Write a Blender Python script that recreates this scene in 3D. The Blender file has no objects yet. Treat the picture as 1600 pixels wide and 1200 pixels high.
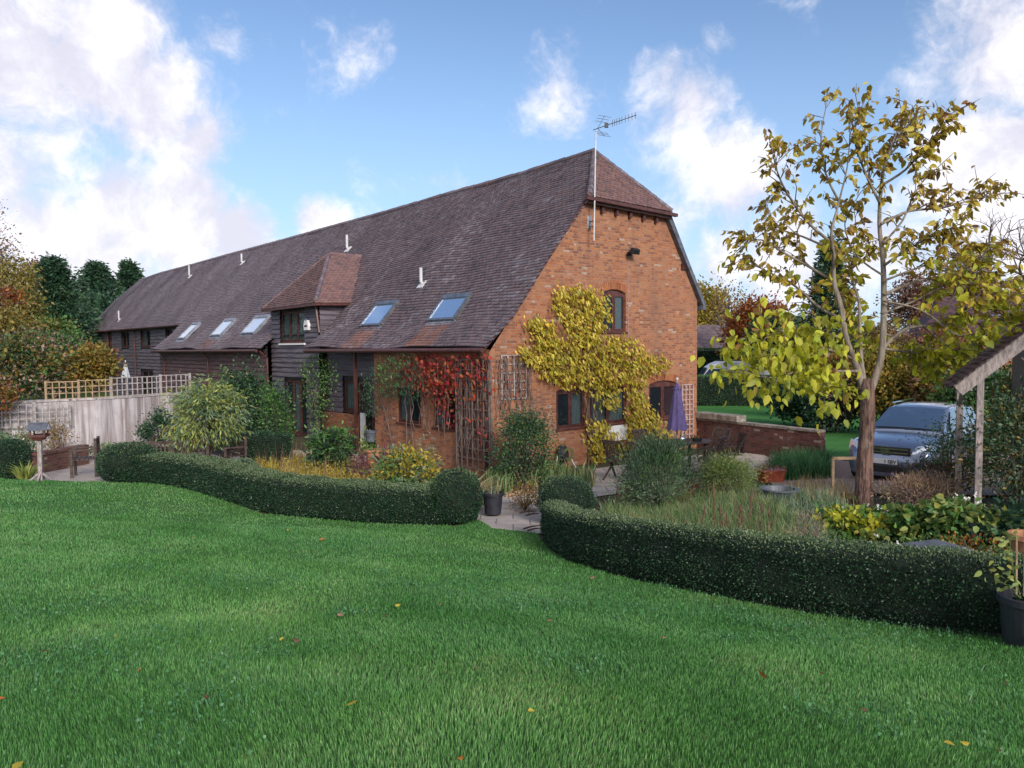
import bpy, math, random
import numpy as np
from mathutils import Vector, Matrix
from mathutils.geometry import delaunay_2d_cdt
random.seed(7); rng = np.random.default_rng(11)
C = bpy.context.scene.collection
SC = bpy.context.scene
# ------------------------------------------------------------------ camera
CAMZ = 3.25; F = 1200.0; PITCH = math.atan(60 / 1200); ROLL = 0.008
fwd = Vector((0, math.cos(PITCH), -math.sin(PITCH)))
r0 = Vector((1, 0, 0)); u0 = Vector((0, math.sin(PITCH), math.cos(PITCH)))
rgt = r0 * math.cos(ROLL) - u0 * math.sin(ROLL); upv = u0 * math.cos(ROLL) + r0 * math.sin(ROLL)
cam = bpy.data.cameras.new('camera'); co = bpy.data.objects.new('camera', cam); C.objects.link(co)
M = Matrix((( rgt.x, upv.x, -fwd.x, 0), (rgt.y, upv.y, -fwd.y, 0), (rgt.z, upv.z, -fwd.z, CAMZ), (0, 0, 0, 1)))
co.matrix_world = M; cam.lens = 27.0; cam.sensor_width = 36.0; cam.clip_end = 3000; cam.clip_start = .05
SC.camera = co
SC.view_settings.view_transform = 'Standard'; SC.view_settings.look = 'None'
SC.view_settings.exposure = 1.2; SC.view_settings.gamma = 1
def ray(px, py): return fwd + rgt * ((px - 800) / F) - upv * ((py - 600) / F)
def P(px, py, Y):
    r = ray(px, py); return Vector((0, 0, CAMZ)) + r * (Y / r.y)
# ------------------------------------------------------------------ node helper
class NT:
    def __init__(s, tree): s.t = tree; s.t.nodes.clear()
    def n(s, typ, out=0, props=None, **kw):
        nd = s.t.nodes.new(typ)
        for k, v in (props or {}).items(): setattr(nd, k, v)
        for k, v in kw.items():
            if k[0] == 'i' and k[1:].isdigit(): sock = nd.inputs[int(k[1:])]
            else: sock = nd.inputs[k.replace('_', ' ')]
            if isinstance(v, bpy.types.NodeSocket): s.t.links.new(v, sock)
            elif v is not None:
                if isinstance(v, (tuple, list)) and len(v) == 3 and sock.type == 'RGBA': v = (*v, 1)
                sock.default_value = v
        return nd.outputs[out] if isinstance(out, (int, str)) else nd
    def m(s, op, a, b=None, c=None, clamp=False):
        nd = s.t.nodes.new('ShaderNodeMath'); nd.operation = op; nd.use_clamp = clamp
        for i, v in enumerate((a, b, c)):
            if v is None: continue
            if isinstance(v, bpy.types.NodeSocket): s.t.links.new(v, nd.inputs[i])
            else: nd.inputs[i].default_value = v
        return nd.outputs[0]
    def mix(s, f, a, b, blend='MIX'):
        nd = s.t.nodes.new('ShaderNodeMix'); nd.data_type = 'RGBA'; nd.blend_type = blend
        for i, v in ((0, f), (6, a), (7, b)):
            if isinstance(v, bpy.types.NodeSocket): s.t.links.new(v, nd.inputs[i])
            elif i == 0: nd.inputs[0].default_value = v
            else: nd.inputs[i].default_value = (*v[:3], 1)
        return nd.outputs[2]
    def ramp(s, f, stops, interp='LINEAR'):
        nd = s.t.nodes.new('ShaderNodeValToRGB'); cr = nd.color_ramp; cr.interpolation = interp
        while len(cr.elements) < len(stops): cr.elements.new(.5)
        for e, (p, c) in zip(cr.elements, stops):
            e.position = p; e.color = (*c, 1) if len(c) == 3 else c
        if isinstance(f, bpy.types.NodeSocket): s.t.links.new(f, nd.inputs[0])
        return nd.outputs[0]
    def range(s, v, a, b, c=0., d=1., smooth=True):
        nd = s.t.nodes.new('ShaderNodeMapRange')
        if smooth: nd.interpolation_type = 'SMOOTHSTEP'
        s.t.links.new(v, nd.inputs[0])
        for i, x in zip((1, 2, 3, 4), (a, b, c, d)): nd.inputs[i].default_value = x
        return nd.outputs[0]
    def noise(s, vec, scale, detail=3, rough=.55, out=0):
        return s.n('ShaderNodeTexNoise', out, Vector=vec, Scale=scale, Detail=detail, Roughness=rough)
    def sep(s, v):
        nd = s.t.nodes.new('ShaderNodeSeparateXYZ'); s.t.links.new(v, nd.inputs[0]); return nd.outputs
    def comb(s, x, y, z):
        nd = s.t.nodes.new('ShaderNodeCombineXYZ')
        for i, v in enumerate((x, y, z)):
            if isinstance(v, bpy.types.NodeSocket): s.t.links.new(v, nd.inputs[i])
            else: nd.inputs[i].default_value = v
        return nd.outputs[0]
# ------------------------------------------------------------------ world: sky with clouds
SUN_EL = math.radians(26); SUN_AZ = math.radians(157)   # azimuth clockwise from +Y
SUNV = Vector((math.sin(SUN_AZ) * math.cos(SUN_EL), math.cos(SUN_AZ) * math.cos(SUN_EL), math.sin(SUN_EL)))
W = bpy.data.worlds.new('World'); SC.world = W; W.use_nodes = True
g = NT(W.node_tree)
sky = g.n('ShaderNodeTexSky', props=dict(sky_type='NISHITA', sun_disc=False, sun_elevation=SUN_EL, sun_rotation=SUN_AZ, air_density=1.0, dust_density=.6, ozone_density=1.6))
tc = g.n('ShaderNodeTexCoord', 'Generated')
warp = g.noise(tc, 5.0, 4, .6, 'Color')
wv = g.n('ShaderNodeVectorMath', 0, dict(operation='MULTIPLY_ADD'), i0=warp, i1=(.10, .10, .10), i2=tc)
def blobs(lst):
    acc = None
    for px, py, r, w in lst:
        d = ray(px, py).normalized()
        ds = g.n('ShaderNodeVectorMath', 'Value', dict(operation='DISTANCE'), i0=wv, i1=(d.x + .05, d.y + .05, d.z + .05))
        v = g.m('MULTIPLY', g.m('SUBTRACT', 1.0, g.m('DIVIDE', ds, r / F), clamp=True), w)
        acc = v if acc is None else g.m('MAXIMUM', acc, v)
    return acc
BL = [(20, 80, 165, 1.05), (140, 110, 160, 1.05), (230, 165, 125, 1.0), (300, 220, 90, .9), (70, 20, 100, .8), (180, 335, 110, 1.1), (290, 335, 115, 1.15), (60, 360, 120, .9), (385, 365, 85, 1.05),
      (495, 352, 55, 1.0), (150, 430, 160, .9), (335, 58, 75, .50), (545, 92, 100, .36), (870, 130, 90, .42), (1070, 180, 110, .62),
      (1130, 290, 130, .66), (1040, 130, 60, .55), (1060, 330, 90, .55), (1560, 245, 120, 1.25), (1620, 290, 170, 1.3), (1500, 290, 80, 1.0), (1590, 60, 170, .70), (1390, 380, 130, .7),
      (1230, 400, 130, .8), (1120, 400, 90, .8), (700, 290, 55, .55), (1120, 80, 40, .40), (-250, 250, 330, 1.1), (1900, 200, 330, 1.1)]
bm_ = blobs(BL)
sx = g.sep(tc)
back = g.n('ShaderNodeVectorMath', 'Value', dict(operation='DISTANCE'), i0=wv, i1=(-.35, -.75, .55))  # unseen cloud bank behind the camera, added for soft fill light and reflections
bk = g.m('MULTIPLY', g.m('SUBTRACT', 1.0, g.m('DIVIDE', back, 1.15), clamp=True), 2.0)
bk2 = g.range(sx[1], .25, -.2)
bm_ = g.m('MAXIMUM', bm_, g.m('MULTIPLY', bk, bk2))
nz = g.noise(wv, 8.5, 10, .66); nz2 = g.noise(wv, 16, 6, .6)
dens = g.m('ADD', g.m('MULTIPLY', bm_, 1.0), g.m('MULTIPLY', g.m('SUBTRACT', nz, .5), 1.7))
mask = g.range(dens, .10, .66)
shade = g.range(g.m('ADD', g.m('MULTIPLY', nz, .75), g.m('MULTIPLY', nz2, .4)), .46, .72)
ccol = g.mix(shade, (.50, .49, .56), (.74, .72, .75))
skyc = g.n('ShaderNodeVectorMath', 0, dict(operation='MULTIPLY'), i0=sky, i1=(.088, .094, .104))
low = g.range(sx[2], .0, .42, 1.0, 0.0)
skyc = g.mix(g.m('MULTIPLY', low, .65), skyc, (.30, .44, .64))
final = g.mix(g.m('MULTIPLY', mask, .93), skyc, ccol)
bg = g.n('ShaderNodeBackground', Color=final, Strength=.72)
g.n('ShaderNodeOutputWorld', None, Surface=bg)
# ------------------------------------------------------------------ sun
sl = bpy.data.lights.new('sun', 'SUN'); sl.energy = 1.7; sl.angle = math.radians(18); sl.color = (1, .92, .84)
so = bpy.data.objects.new('sun', sl); C.objects.link(so); so.rotation_euler = SUNV.to_track_quat('Z', 'Y').to_euler()
# ------------------------------------------------------------------ terrain
cp = []
def tp(px, py, Y): p = P(px, py, Y); cp.append((p.x, p.y, p.z))
for a in [(745, 820, 13), (650, 820, 13.5), (470, 808, 14.5), (360, 785, 15.5), (300, 767, 16.3), (175, 754, 17), (0, 748, 18),
          (858, 852, 11.5), (1000, 908, 8.75), (1250, 958, 7.1), (1450, 985, 6.4), (1555, 995, 6.1)]: tp(*a)
for a in [(0, 3, 1.62), (0, 0, 1.68), (0, -6, 1.75), (-5, 0, 1.65), (6, 0, 1.6), (-3, 6, 1.12), (0, 6.3, 1.05), (-6, 8.5, .95), (-1.5, 9.5, .62), (-12, 8, 1.1), (9, 3, 1.25), (4.8, 13, .5), (7.3, 12, .6),
          (7, 18, .1), (12, 18, .3), (2, 16, .05), (-2, 16, 0), (-5, 18, .02), (-.5, 19, 0), (6, 24, 0), (-4, 24, 0), (3, 14, .12), (-10, 21, .15), (-14, 24, .2),
          (-20, 16, .5), (-20, 0, 1.6), (15, 30, -.1), (20, 45, -.4), (40, 60, -.6), (0, 60, -.4), (-40, 60, .4), (-28, 40, .3), (0, 100, -.5), (-100, 100, 0), (100, 100, 0),
          (100, -20, 1), (-100, -20, 1), (0, -40, 1.9), (20, 10, .6)]: cp.append(a)
cp = np.array(cp); XY = cp[:, :2]; ZZ = cp[:, 2]
def _phi(d): return np.sqrt(d * d + 1.0)
_A = _phi(np.linalg.norm(XY[:, None] - XY[None], axis=2)) ; n_ = len(XY)
_K = np.zeros((n_ + 1, n_ + 1)); _K[:n_, :n_] = _A + np.eye(n_) * -.02; _K[:n_, n_] = 1; _K[n_, :n_] = 1
_w = np.linalg.solve(_K, np.r_[ZZ, 0])
def tz_np(xy):
    xy = np.asarray(xy, float); out = np.empty(len(xy))
    for i in range(0, len(xy), 20000):
        q = np.clip(xy[i:i + 20000], -100, 100)
        out[i:i + 20000] = _phi(np.linalg.norm(q[:, None] - XY[None], axis=2)) @ _w[:n_] + _w[n_]
    return out
def tz(x, y): return float(tz_np([[x, y]])[0])
def G(px, py, dz=0):
    r = ray(px, py); o = Vector((0, 0, CAMZ)); t = 1.0
    while t < 300:
        p = o + r * t
        if p.z - dz <= tz(p.x, p.y): break
        t += .1
    a, b = t - .1, t
    for _ in range(12):
        m = (a + b) / 2; p = o + r * m
        if p.z - dz <= tz(p.x, p.y): b = m
        else: a = m
    return o + r * b
def GY(px, Y, dz=0.0):
    r = ray(px, 600); x = r.x * Y / r.y
    return Vector((x, Y, tz(x, Y) + dz))
# ------------------------------------------------------------------ mesh helpers
def meta(o, label=None, cat=None, group=None, kind=None):
    for k, v in (('label', label), ('category', cat), ('group', group), ('kind', kind)):
        if v: o[k] = v
    return o
def thing(name, label, cat, loc=(0, 0, 0), rz=0, group=None):
    o = bpy.data.objects.new(name, None); C.objects.link(o); o.empty_display_size = .2
    o.location = loc; o.rotation_euler = (0, 0, rz); return meta(o, label, cat, group)
def link(name, me, parent=None, label=None):
    o = bpy.data.objects.new(name, me); C.objects.link(o); o.parent = parent
    if label: o['label'] = label
    return o
def np_mesh(name, V, loops, starts, mat, smooth=False):
    me = bpy.data.meshes.new(name)
    me.vertices.add(len(V)); me.vertices.foreach_set('co', np.ascontiguousarray(V, dtype=np.float32).ravel())
    me.loops.add(len(loops)); me.loops.foreach_set('vertex_index', np.asarray(loops, dtype=np.int32).ravel())
    me.polygons.add(len(starts)); me.polygons.foreach_set('loop_start', np.asarray(starts, dtype=np.int32))
    if smooth: me.polygons.foreach_set('use_smooth', np.ones(len(starts), dtype=bool))
    me.update(calc_edges=True); me.materials.append(mat); return me
class MB:
    def __init__(s): s.v = []; s.f = []
    def add(s, vs, fs):
        b = len(s.v); s.v += [tuple(v) for v in vs]; s.f += [tuple(b + i for i in f) for f in fs]
    def box(s, c, d, rz=0, M=None, taper=1.0):
        x, y, z = d[0] / 2, d[1] / 2, d[2] / 2
        vs = [Vector((sx * x * (taper if sz > 0 else 1), sy * y * (taper if sz > 0 else 1), sz * z)) for sz in (-1, 1) for sx, sy in ((-1, -1), (1, -1), (1, 1), (-1, 1))]
        R = M if M is not None else Matrix.Rotation(rz, 3, 'Z')
        vs = [R @ v + Vector(c) for v in vs]
        s.add(vs, [(3, 2, 1, 0), (4, 5, 6, 7), (0, 1, 5, 4), (1, 2, 6, 5), (2, 3, 7, 6), (3, 0, 4, 7)])
    def bar(s, a, b, w, h, up=(0, 0, 1)):
        a = Vector(a); b = Vector(b); d = b - a; L = d.length
        if L < 1e-6: return
        d.normalize(); up = Vector(up)
        if abs(d.dot(up)) > .99: up = Vector((0, 1, 0))
        sd = d.cross(up).normalized(); u2 = sd.cross(d)
        s.box((a + b) / 2, (L, w, h), M=Matrix((d, sd, u2)).transposed())
    def tube(s, pts, rad, n=8, cap=True):
        pts = [Vector(p) for p in pts]; m = len(pts)
        if not isinstance(rad, (list, tuple)): rad = [rad] * m
        b = len(s.v); prev = None
        for i, p in enumerate(pts):
            d = (pts[min(i + 1, m - 1)] - pts[max(i - 1, 0)]).normalized()
            if prev is None:
                ref = Vector((0, 0, 1)) if abs(d.z) < .9 else Vector((1, 0, 0)); e1 = d.cross(ref).normalized()
            else: e1 = (prev - d * prev.dot(d)).normalized()
            prev = e1; e2 = d.cross(e1)
            for k in range(n):
                a = 2 * math.pi * k / n; s.v.append(tuple(p + (e1 * math.cos(a) + e2 * math.sin(a)) * rad[i]))
        for i in range(m - 1):
            for k in range(n):
                k2 = (k + 1) % n; s.f.append((b + i * n + k, b + i * n + k2, b + (i + 1) * n + k2, b + (i + 1) * n + k))
        if cap:
            s.f.append(tuple(b + k for k in range(n))[::-1]); s.f.append(tuple(b + (m - 1) * n + k for k in range(n)))
    def lathe(s, prof, c=(0, 0, 0), n=20):
        b = len(s.v)
        for r, z in prof:
            for k in range(n):
                a = 2 * math.pi * k / n; s.v.append((c[0] + r * math.cos(a), c[1] + r * math.sin(a), c[2] + z))
        for i in range(len(prof) - 1):
            for k in range(n):
                k2 = (k + 1) % n; s.f.append((b + i * n + k, b + i * n + k2, b + (i + 1) * n + k2, b + (i + 1) * n + k))
    def prism(s, poly, dirv):
        n = len(poly); d = Vector(dirv); vs = [Vector(p) for p in poly] + [Vector(p) + d for p in poly]
        s.add(vs, [tuple(range(n)), tuple(range(2 * n - 1, n - 1, -1))] + [(i, i + n, (i + 1) % n + n, (i + 1) % n) for i in range(n)])
    def build(s, name, mat, parent=None, smooth=False, label=None, bevel=0):
        me = bpy.data.meshes.new(name); me.from_pydata(s.v, [], s.f); me.materials.append(mat)
        if smooth: me.polygons.foreach_set('use_smooth', np.ones(len(me.polygons), dtype=bool))
        me.update(); o = link(name, me, parent, label)
        if bevel:
            bv = o.modifiers.new('bevel', 'BEVEL'); bv.width = bevel; bv.segments = 2; bv.limit_method = 'ANGLE'
        return o
def unit(a): return a / (np.linalg.norm(a, axis=1, keepdims=True) + 1e-9)
def leaves(name, Cn, mat, parent=None, size=.06, aspect=.5, D=None, droop=0., jit=.5, label=None, big=False, nrm=None):
    """each row of Cn gets a folded leaf of its own"""
    Cn = np.asarray(Cn, float); n = len(Cn)
    d = rng.normal(size=(n, 3))
    if D is not None: d = unit(d) * jit + unit(np.asarray(D, float) + 1e-6)
    d[:, 2] -= droop; d = unit(d)
    w = rng.normal(size=(n, 3))
    if nrm is not None: w = np.cross(unit(np.asarray(nrm, float) + .55 * rng.normal(size=(n, 3))), d)
    w = unit(w - d * np.sum(w * d, 1, keepdims=True)); nn = np.cross(d, w)
    L = (size * rng.uniform(.6, 1.25, (n, 1))); Wd = L * aspect * rng.uniform(.8, 1.2, (n, 1)) * .5
    if big:
        cu = rng.uniform(-.25, .35, (n, 1)) * L
        v = np.stack([Cn, Cn + d * L * .22 + w * Wd * .95 + nn * L * .08, Cn + d * L * .22 - w * Wd * .95 + nn * L * .08,
                      Cn + d * L * .6 + w * Wd * .85 + nn * (L * .1 - cu * .3), Cn + d * L * .6 - w * Wd * .85 + nn * (L * .1 - cu * .3), Cn + d * L - nn * cu,
                      Cn + d * L * .55 - nn * cu * .25], 1).reshape(-1, 3)
        pat = np.array([0, 6, 1, 0, 2, 6, 1, 6, 3, 2, 4, 6, 3, 6, 5, 6, 4, 5]); k = 7; npoly = 6
        loops = (np.arange(n)[:, None] * k + pat[None]).ravel(); starts = np.arange(n * npoly) * 3
    else:
        v = np.stack([Cn, Cn + d * L * .5 + w * Wd + nn * Wd * .35, Cn + d * L, Cn + d * L * .5 - w * Wd + nn * Wd * .35], 1).reshape(-1, 3)
        pat = np.array([0, 2, 1, 0, 3, 2]); loops = (np.arange(n)[:, None] * 4 + pat[None]).ravel(); starts = np.arange(n * 2) * 3
    return link(name, np_mesh(name, v, loops, starts, mat), parent, label)
def blades(name, B, mat, parent=None, h=.05, w=.004, lean=.45, label=None, D=None, droop=.3):
    B = np.asarray(B, float); n = len(B)
    a = rng.uniform(0, 2 * np.pi, n); o = np.stack([np.cos(a), np.sin(a), np.zeros(n)], 1)
    hh = (h * rng.uniform(.5, 1.2, (n, 1))) if np.isscalar(h) else np.asarray(h).reshape(-1, 1) * rng.uniform(.6, 1.15, (n, 1))
    ww = np.full((n, 1), w) if np.isscalar(w) else np.asarray(w).reshape(-1, 1)
    b = rng.uniform(0, 2 * np.pi, n); ln = np.stack([np.cos(b), np.sin(b), np.zeros(n)], 1) * rng.uniform(.1, 1, (n, 1)) * lean
    if D is not None: ln = np.asarray(D) * lean + ln * .35
    up = np.array([[0, 0, 1.]])
    mid = B + hh * (.55 * up + ln * .35); tip = B + hh * ((1 - droop * np.linalg.norm(ln, axis=1, keepdims=True)) * up + ln)
    v = np.stack([B - o * ww, B + o * ww, mid + o * ww * .8, mid - o * ww * .8, tip], 1).reshape(-1, 3)
    loops = (np.arange(n)[:, None] * 5 + np.array([0, 1, 2, 3, 3, 2, 4])[None]).ravel()
    starts = (np.arange(n)[:, None] * 7 + np.array([0, 4])[None]).ravel()
    return link(name, np_mesh(name, v, loops, starts, mat), parent, label)
def in_poly(pts, poly):
    pts = np.asarray(pts); x, y = pts[:, 0], pts[:, 1]; ins = np.zeros(len(pts), bool); n = len(poly)
    for i in range(n):
        x1, y1 = poly[i][:2]; x2, y2 = poly[(i + 1) % n][:2]
        if y1 == y2: continue
        c = ((y1 > y) != (y2 > y)) & (x < (x2 - x1) * (y - y1) / (y2 - y1) + x1); ins ^= c
    return ins
def scatter(poly, n):
    p = np.array([q[:2] for q in poly], float); lo, hi = p.min(0), p.max(0); out = np.zeros((0, 2))
    while len(out) < n:
        q = rng.uniform(lo, hi, (n * 2, 2)); out = np.r_[out, q[in_poly(q, p)]]
    return out[:n]
def ground_pts(xy, dz=0): return np.c_[xy, tz_np(xy) + dz]
def sheet(name, poly, mat, res, dz):
    bd = []; n = len(poly)
    for i in range(n):
        a = Vector(poly[i][:2]); b = Vector(poly[(i + 1) % n][:2]); k = max(1, int((b - a).length / res))
        bd += [a.lerp(b, j / k) for j in range(k)]
    p = np.array([q[:] for q in bd]); lo, hi = p.min(0), p.max(0)
    gx, gy = np.meshgrid(np.arange(lo[0], hi[0], res), np.arange(lo[1], hi[1], res)); q = np.c_[gx.ravel(), gy.ravel()]
    q = q[in_poly(q, p)]
    vs = bd + [Vector(a) for a in q]
    r = delaunay_2d_cdt(vs, [], [list(range(len(bd)))], 1, 1e-5)
    v2 = np.array([a[:] for a in r[0]]); V = np.c_[v2, tz_np(v2) + dz]
    me = bpy.data.meshes.new(name); me.from_pydata(V.tolist(), [], [f for f in r[2]]); me.materials.append(mat)
    me.polygons.foreach_set('use_smooth', np.ones(len(me.polygons), dtype=bool))
    me.update(); o = link(name, me); 
    if me.polygons and me.polygons[0].normal.z < 0: me.flip_normals()
    return meta(o, kind='structure')
# ------------------------------------------------------------------ materials
def mat_new(name):
    m = bpy.data.materials.new(name); m.use_nodes = True; return m, NT(m.node_tree)
def out(g, sh): g.n('ShaderNodeOutputMaterial', None, Surface=sh)
def simple(name, col, rough=.6, metal=0, noise=.25, nscale=8, bump=0, col2=None, spec=.4, coat=0, stretch=(1, 1, 1)):
    m, g = mat_new(name); tc = g.n('ShaderNodeTexCoord', 'Object')
    mp = g.n('ShaderNodeMapping', 0, Vector=tc, Scale=stretch)
    nz = g.noise(mp, nscale, 5, .6); c2 = col2 or tuple(c * (1 - noise * 1.6) for c in col)
    c = g.mix(g.range(nz, .3, .7), c2, tuple(min(1, c * (1 + noise * .4)) for c in col) if not col2 else col)
    kw = {}
    if bump: kw['Normal'] = g.n('ShaderNodeBump', 0, Strength=bump, Distance=.02, Height=g.noise(mp, nscale * 3, 4))
    out(g, g.n('ShaderNodeBsdfPrincipled', Base_Color=c, Roughness=rough, Metallic=metal, Specular_IOR_Level=spec, Coat_Weight=coat, **kw))
    return m
def leafm(name, stops, trans=.3, clump=2.0, rough=.5, dark=.45, spec=.35, patch=False):
    m, g = mat_new(name); geo = g.n('ShaderNodeNewGeometry', None)
    rnd = g.n('ShaderNodeNewGeometry', 'Random Per Island'); tc = g.n('ShaderNodeTexCoord', 'Object')
    k = len(stops); st = [((i + .5) / k, c) for i, c in enumerate(stops)]
    nz = g.noise(tc, clump, 3)
    f = g.m('ADD', g.m('MULTIPLY', rnd, .62), g.m('MULTIPLY', g.m('SUBTRACT', nz, .31), .9), clamp=True)
    c = g.ramp(f, st)
    r2 = g.n('ShaderNodeTexWhiteNoise', 0, dict(noise_dimensions='1D'), W=g.m('MULTIPLY', rnd, 991.3))
    c = g.mix(1.0, c, g.ramp(r2, [(0, (1 - dark,) * 3), (1, (1 + dark * .5,) * 3)]), 'MULTIPLY')
    if patch:
        pn = g.noise(tc, .42, 5, .62); c = g.mix(1.0, c, g.ramp(pn, [(.34, (.78, .86, .88)), (.5, (1, 1, 1)), (.66, (1.3, 1.16, 1.12))]), 'MULTIPLY')
        c = g.mix(g.m('MULTIPLY', g.range(g.noise(tc, 1.7, 4, .6), .62, .76), .35), c, (.20, .25, .10))
    p = g.n('ShaderNodeBsdfPrincipled', Base_Color=c, Roughness=rough, Specular_IOR_Level=spec)
    t = g.n('ShaderNodeBsdfTranslucent', Color=g.mix(1.0, c, (1.2, 1.15, .7), 'MULTIPLY'))
    out(g, g.n('ShaderNodeMixShader', i0=trans, i1=p, i2=t)); return m
def brickm(name, pal, mortar=(.36, .27, .21), dirt=.6):
    m, g = mat_new(name); tc = g.n('ShaderNodeTexCoord', 'Object'); x = g.sep(tc)
    wob = g.m('MULTIPLY', g.m('SUBTRACT', g.noise(tc, 1.2, 2), .5), .05)
    u = g.m('ADD', g.m('ADD', x[0], x[1]), g.m('MULTIPLY', wob, .6)); v = g.m('DIVIDE', g.m('ADD', x[2], wob), .069)
    row = g.m('FLOOR', v); fv = g.m('FRACT', v)
    # alternating header and stretcher bricks
    uu = g.m('DIVIDE', g.m('ADD', u, g.m('MULTIPLY', g.m('MODULO', row, 2.0), .17)), .34)
    fu0 = g.m('FRACT', uu); isl = g.m('GREATER_THAN', fu0, .667)
    fu = g.m('ADD', g.m('MULTIPLY', g.m('SUBTRACT', 1.0, isl), g.m('DIVIDE', fu0, .667)), g.m('MULTIPLY', isl, g.m('DIVIDE', g.m('SUBTRACT', fu0, .667), .333)))
    wl = g.m('ADD', .225, g.m('MULTIPLY', isl, -.112))
    du = g.m('MULTIPLY', g.m('MINIMUM', fu, g.m('SUBTRACT', 1.0, fu)), wl); dv = g.m('MULTIPLY', g.m('MINIMUM', fv, g.m('SUBTRACT', 1.0, fv)), .069)
    e = g.m('ADD', g.m('MINIMUM', du, dv), g.m('MULTIPLY', g.m('SUBTRACT', g.noise(tc, 45, 2), .5), .006))
    bmask = g.range(e, .003, .008)
    cid = g.comb(g.m('ADD', g.m('FLOOR', uu), g.m('MULTIPLY', isl, .5)), row, 3.0)
    wn = g.n('ShaderNodeTexWhiteNoise', 0, dict(noise_dimensions='3D'), Vector=cid)
    big = g.noise(tc, .55, 4, .6)
    f = g.m('ADD', g.m('MULTIPLY', wn, .85), g.m('MULTIPLY', g.m('SUBTRACT', big, .42), .8), clamp=True)
    k = len(pal); c = g.ramp(f, [(i / (k - 1), q) for i, q in enumerate(pal)])
    c = g.mix(g.m('MULTIPLY', g.m('GREATER_THAN', wn, .97), .6), c, (.48, .40, .33))
    c = g.mix(1.0, c, g.ramp(g.noise(tc, 22, 4), [(.25, (.6, .6, .6)), (.75, (1.15, 1.15, 1.15))]), 'MULTIPLY')
    c = g.mix(bmask, g.mix(big, mortar, tuple(a * .55 for a in mortar)), c)
    st = g.range(g.noise(g.n('ShaderNodeMapping', 0, Vector=tc, Scale=(1.2, 1.2, .35)), 1.1, 5, .65), .48, .72)
    c = g.mix(g.m('MULTIPLY', st, dirt), c, (.17, .105, .08))
    pale = g.range(g.noise(g.n('ShaderNodeMapping', 0, Vector=tc, Location=(5, 9, 2)), 1.7, 6, .7), .60, .72)
    c = g.mix(g.m('MULTIPLY', pale, .45), c, (.46, .37, .31))
    nb = g.n('ShaderNodeBump', 0, Strength=.6, Distance=.012, Height=g.m('ADD', bmask, g.m('MULTIPLY', g.noise(tc, 60, 3), .3)))
    out(g, g.n('ShaderNodeBsdfPrincipled', Base_Color=c, Roughness=.88, Normal=nb, Specular_IOR_Level=.2)); return m
def tilem(name, pal, lich=.5, red=0.0):
    m, g = mat_new(name); rnd = g.n('ShaderNodeNewGeometry', 'Random Per Island'); tc = g.n('ShaderNodeTexCoord', 'Object'); x = g.sep(tc)
    big = g.noise(tc, .5, 5, .65)
    f = g.m('ADD', g.m('MULTIPLY', rnd, .6), g.m('MULTIPLY', g.m('SUBTRACT', big, .34), 1.5), clamp=True)
    c = g.ramp(f, [(i / (len(pal) - 1), q) for i, q in enumerate(pal)])
    fine = g.noise(tc, 9, 5, .7)
    l = g.range(fine, .60, .72)
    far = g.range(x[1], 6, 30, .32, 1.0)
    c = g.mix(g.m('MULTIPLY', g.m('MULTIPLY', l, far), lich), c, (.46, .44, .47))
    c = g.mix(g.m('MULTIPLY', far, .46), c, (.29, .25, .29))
    moss = g.range(g.noise(tc, 2.2, 5, .7), .60, .74)
    c = g.mix(g.m('MULTIPLY', moss, .35), c, (.07, .075, .04))
    if red:                                     # rust and algae run-off below the roof windows, a stain with its own outline
        for (a0, a1, z0, z1, w) in RUST:
            h = g.m('MULTIPLY', g.m('MULTIPLY', g.range(x[1], a0 - .1, a0 + .15), g.range(x[1], a1 - .15, a1 + .1, 1, 0)), g.m('MULTIPLY', g.range(x[2], z0 - .05, z0 + .1), g.range(x[2], z1 - .2, z1, 1, 0)))
            h = g.m('MULTIPLY', h, g.range(g.noise(g.n('ShaderNodeMapping', 0, Vector=tc, Scale=(1, 6, .6)), 2.5, 4), .35, .62))
            c = g.mix(g.m('MULTIPLY', h, w), c, (.30, .12, .065))
    out(g, g.n('ShaderNodeBsdfPrincipled', Base_Color=c, Roughness=.72, Specular_IOR_Level=.35)); return m
def barkm(name, a, b, sc=6):
    m, g = mat_new(name); tc = g.n('ShaderNodeTexCoord', 'Object')
    v = g.n('ShaderNodeMapping', 0, Vector=tc, Scale=(3.5, 3.5, .55)); n1 = g.noise(v, sc, 5, .7)
    z = g.sep(tc)[2]
    c = g.mix(g.range(n1, .38, .6), b, a); lich = g.range(g.noise(tc, 5, 4), .55, .7)
    c = g.mix(g.m('MULTIPLY', lich, .35), c, (.25, .25, .2))
    out(g, g.n('ShaderNodeBsdfPrincipled', Base_Color=c, Roughness=.9, Normal=g.n('ShaderNodeBump', 0, Strength=.9, Distance=.02, Height=n1))); return m
M_ = {}
M_['wood_dark'] = simple('dark_stained_timber', (.10, .035, .03), .5, noise=.35, nscale=5)
M_['gutter'] = simple('brown_plastic_gutter', (.10, .038, .032), .4)
M_['board'] = simple('black_stained_weatherboard', (.125, .105, .125), .6, noise=.35, nscale=2, stretch=(.6, .6, 12), bump=.15)
M_['boardred'] = simple('brown_stained_weatherboard', (.13, .075, .08), .6, noise=.35, nscale=2, stretch=(.6, .6, 12), bump=.15)
M_['black'] = simple('black_metal', (.02, .02, .022), .4)
M_['greymetal'] = simple('grey_metal', (.22, .23, .26), .35, metal=.6)
M_['lead'] = simple('lead_flashing', (.26, .28, .33), .55, metal=.2, noise=.3)
M_['white'] = simple('white_paint', (.74, .74, .74), .45, noise=.06)
M_['pipe'] = simple('white_vent_pipe', (.6, .6, .62), .5, noise=.15)
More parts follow.
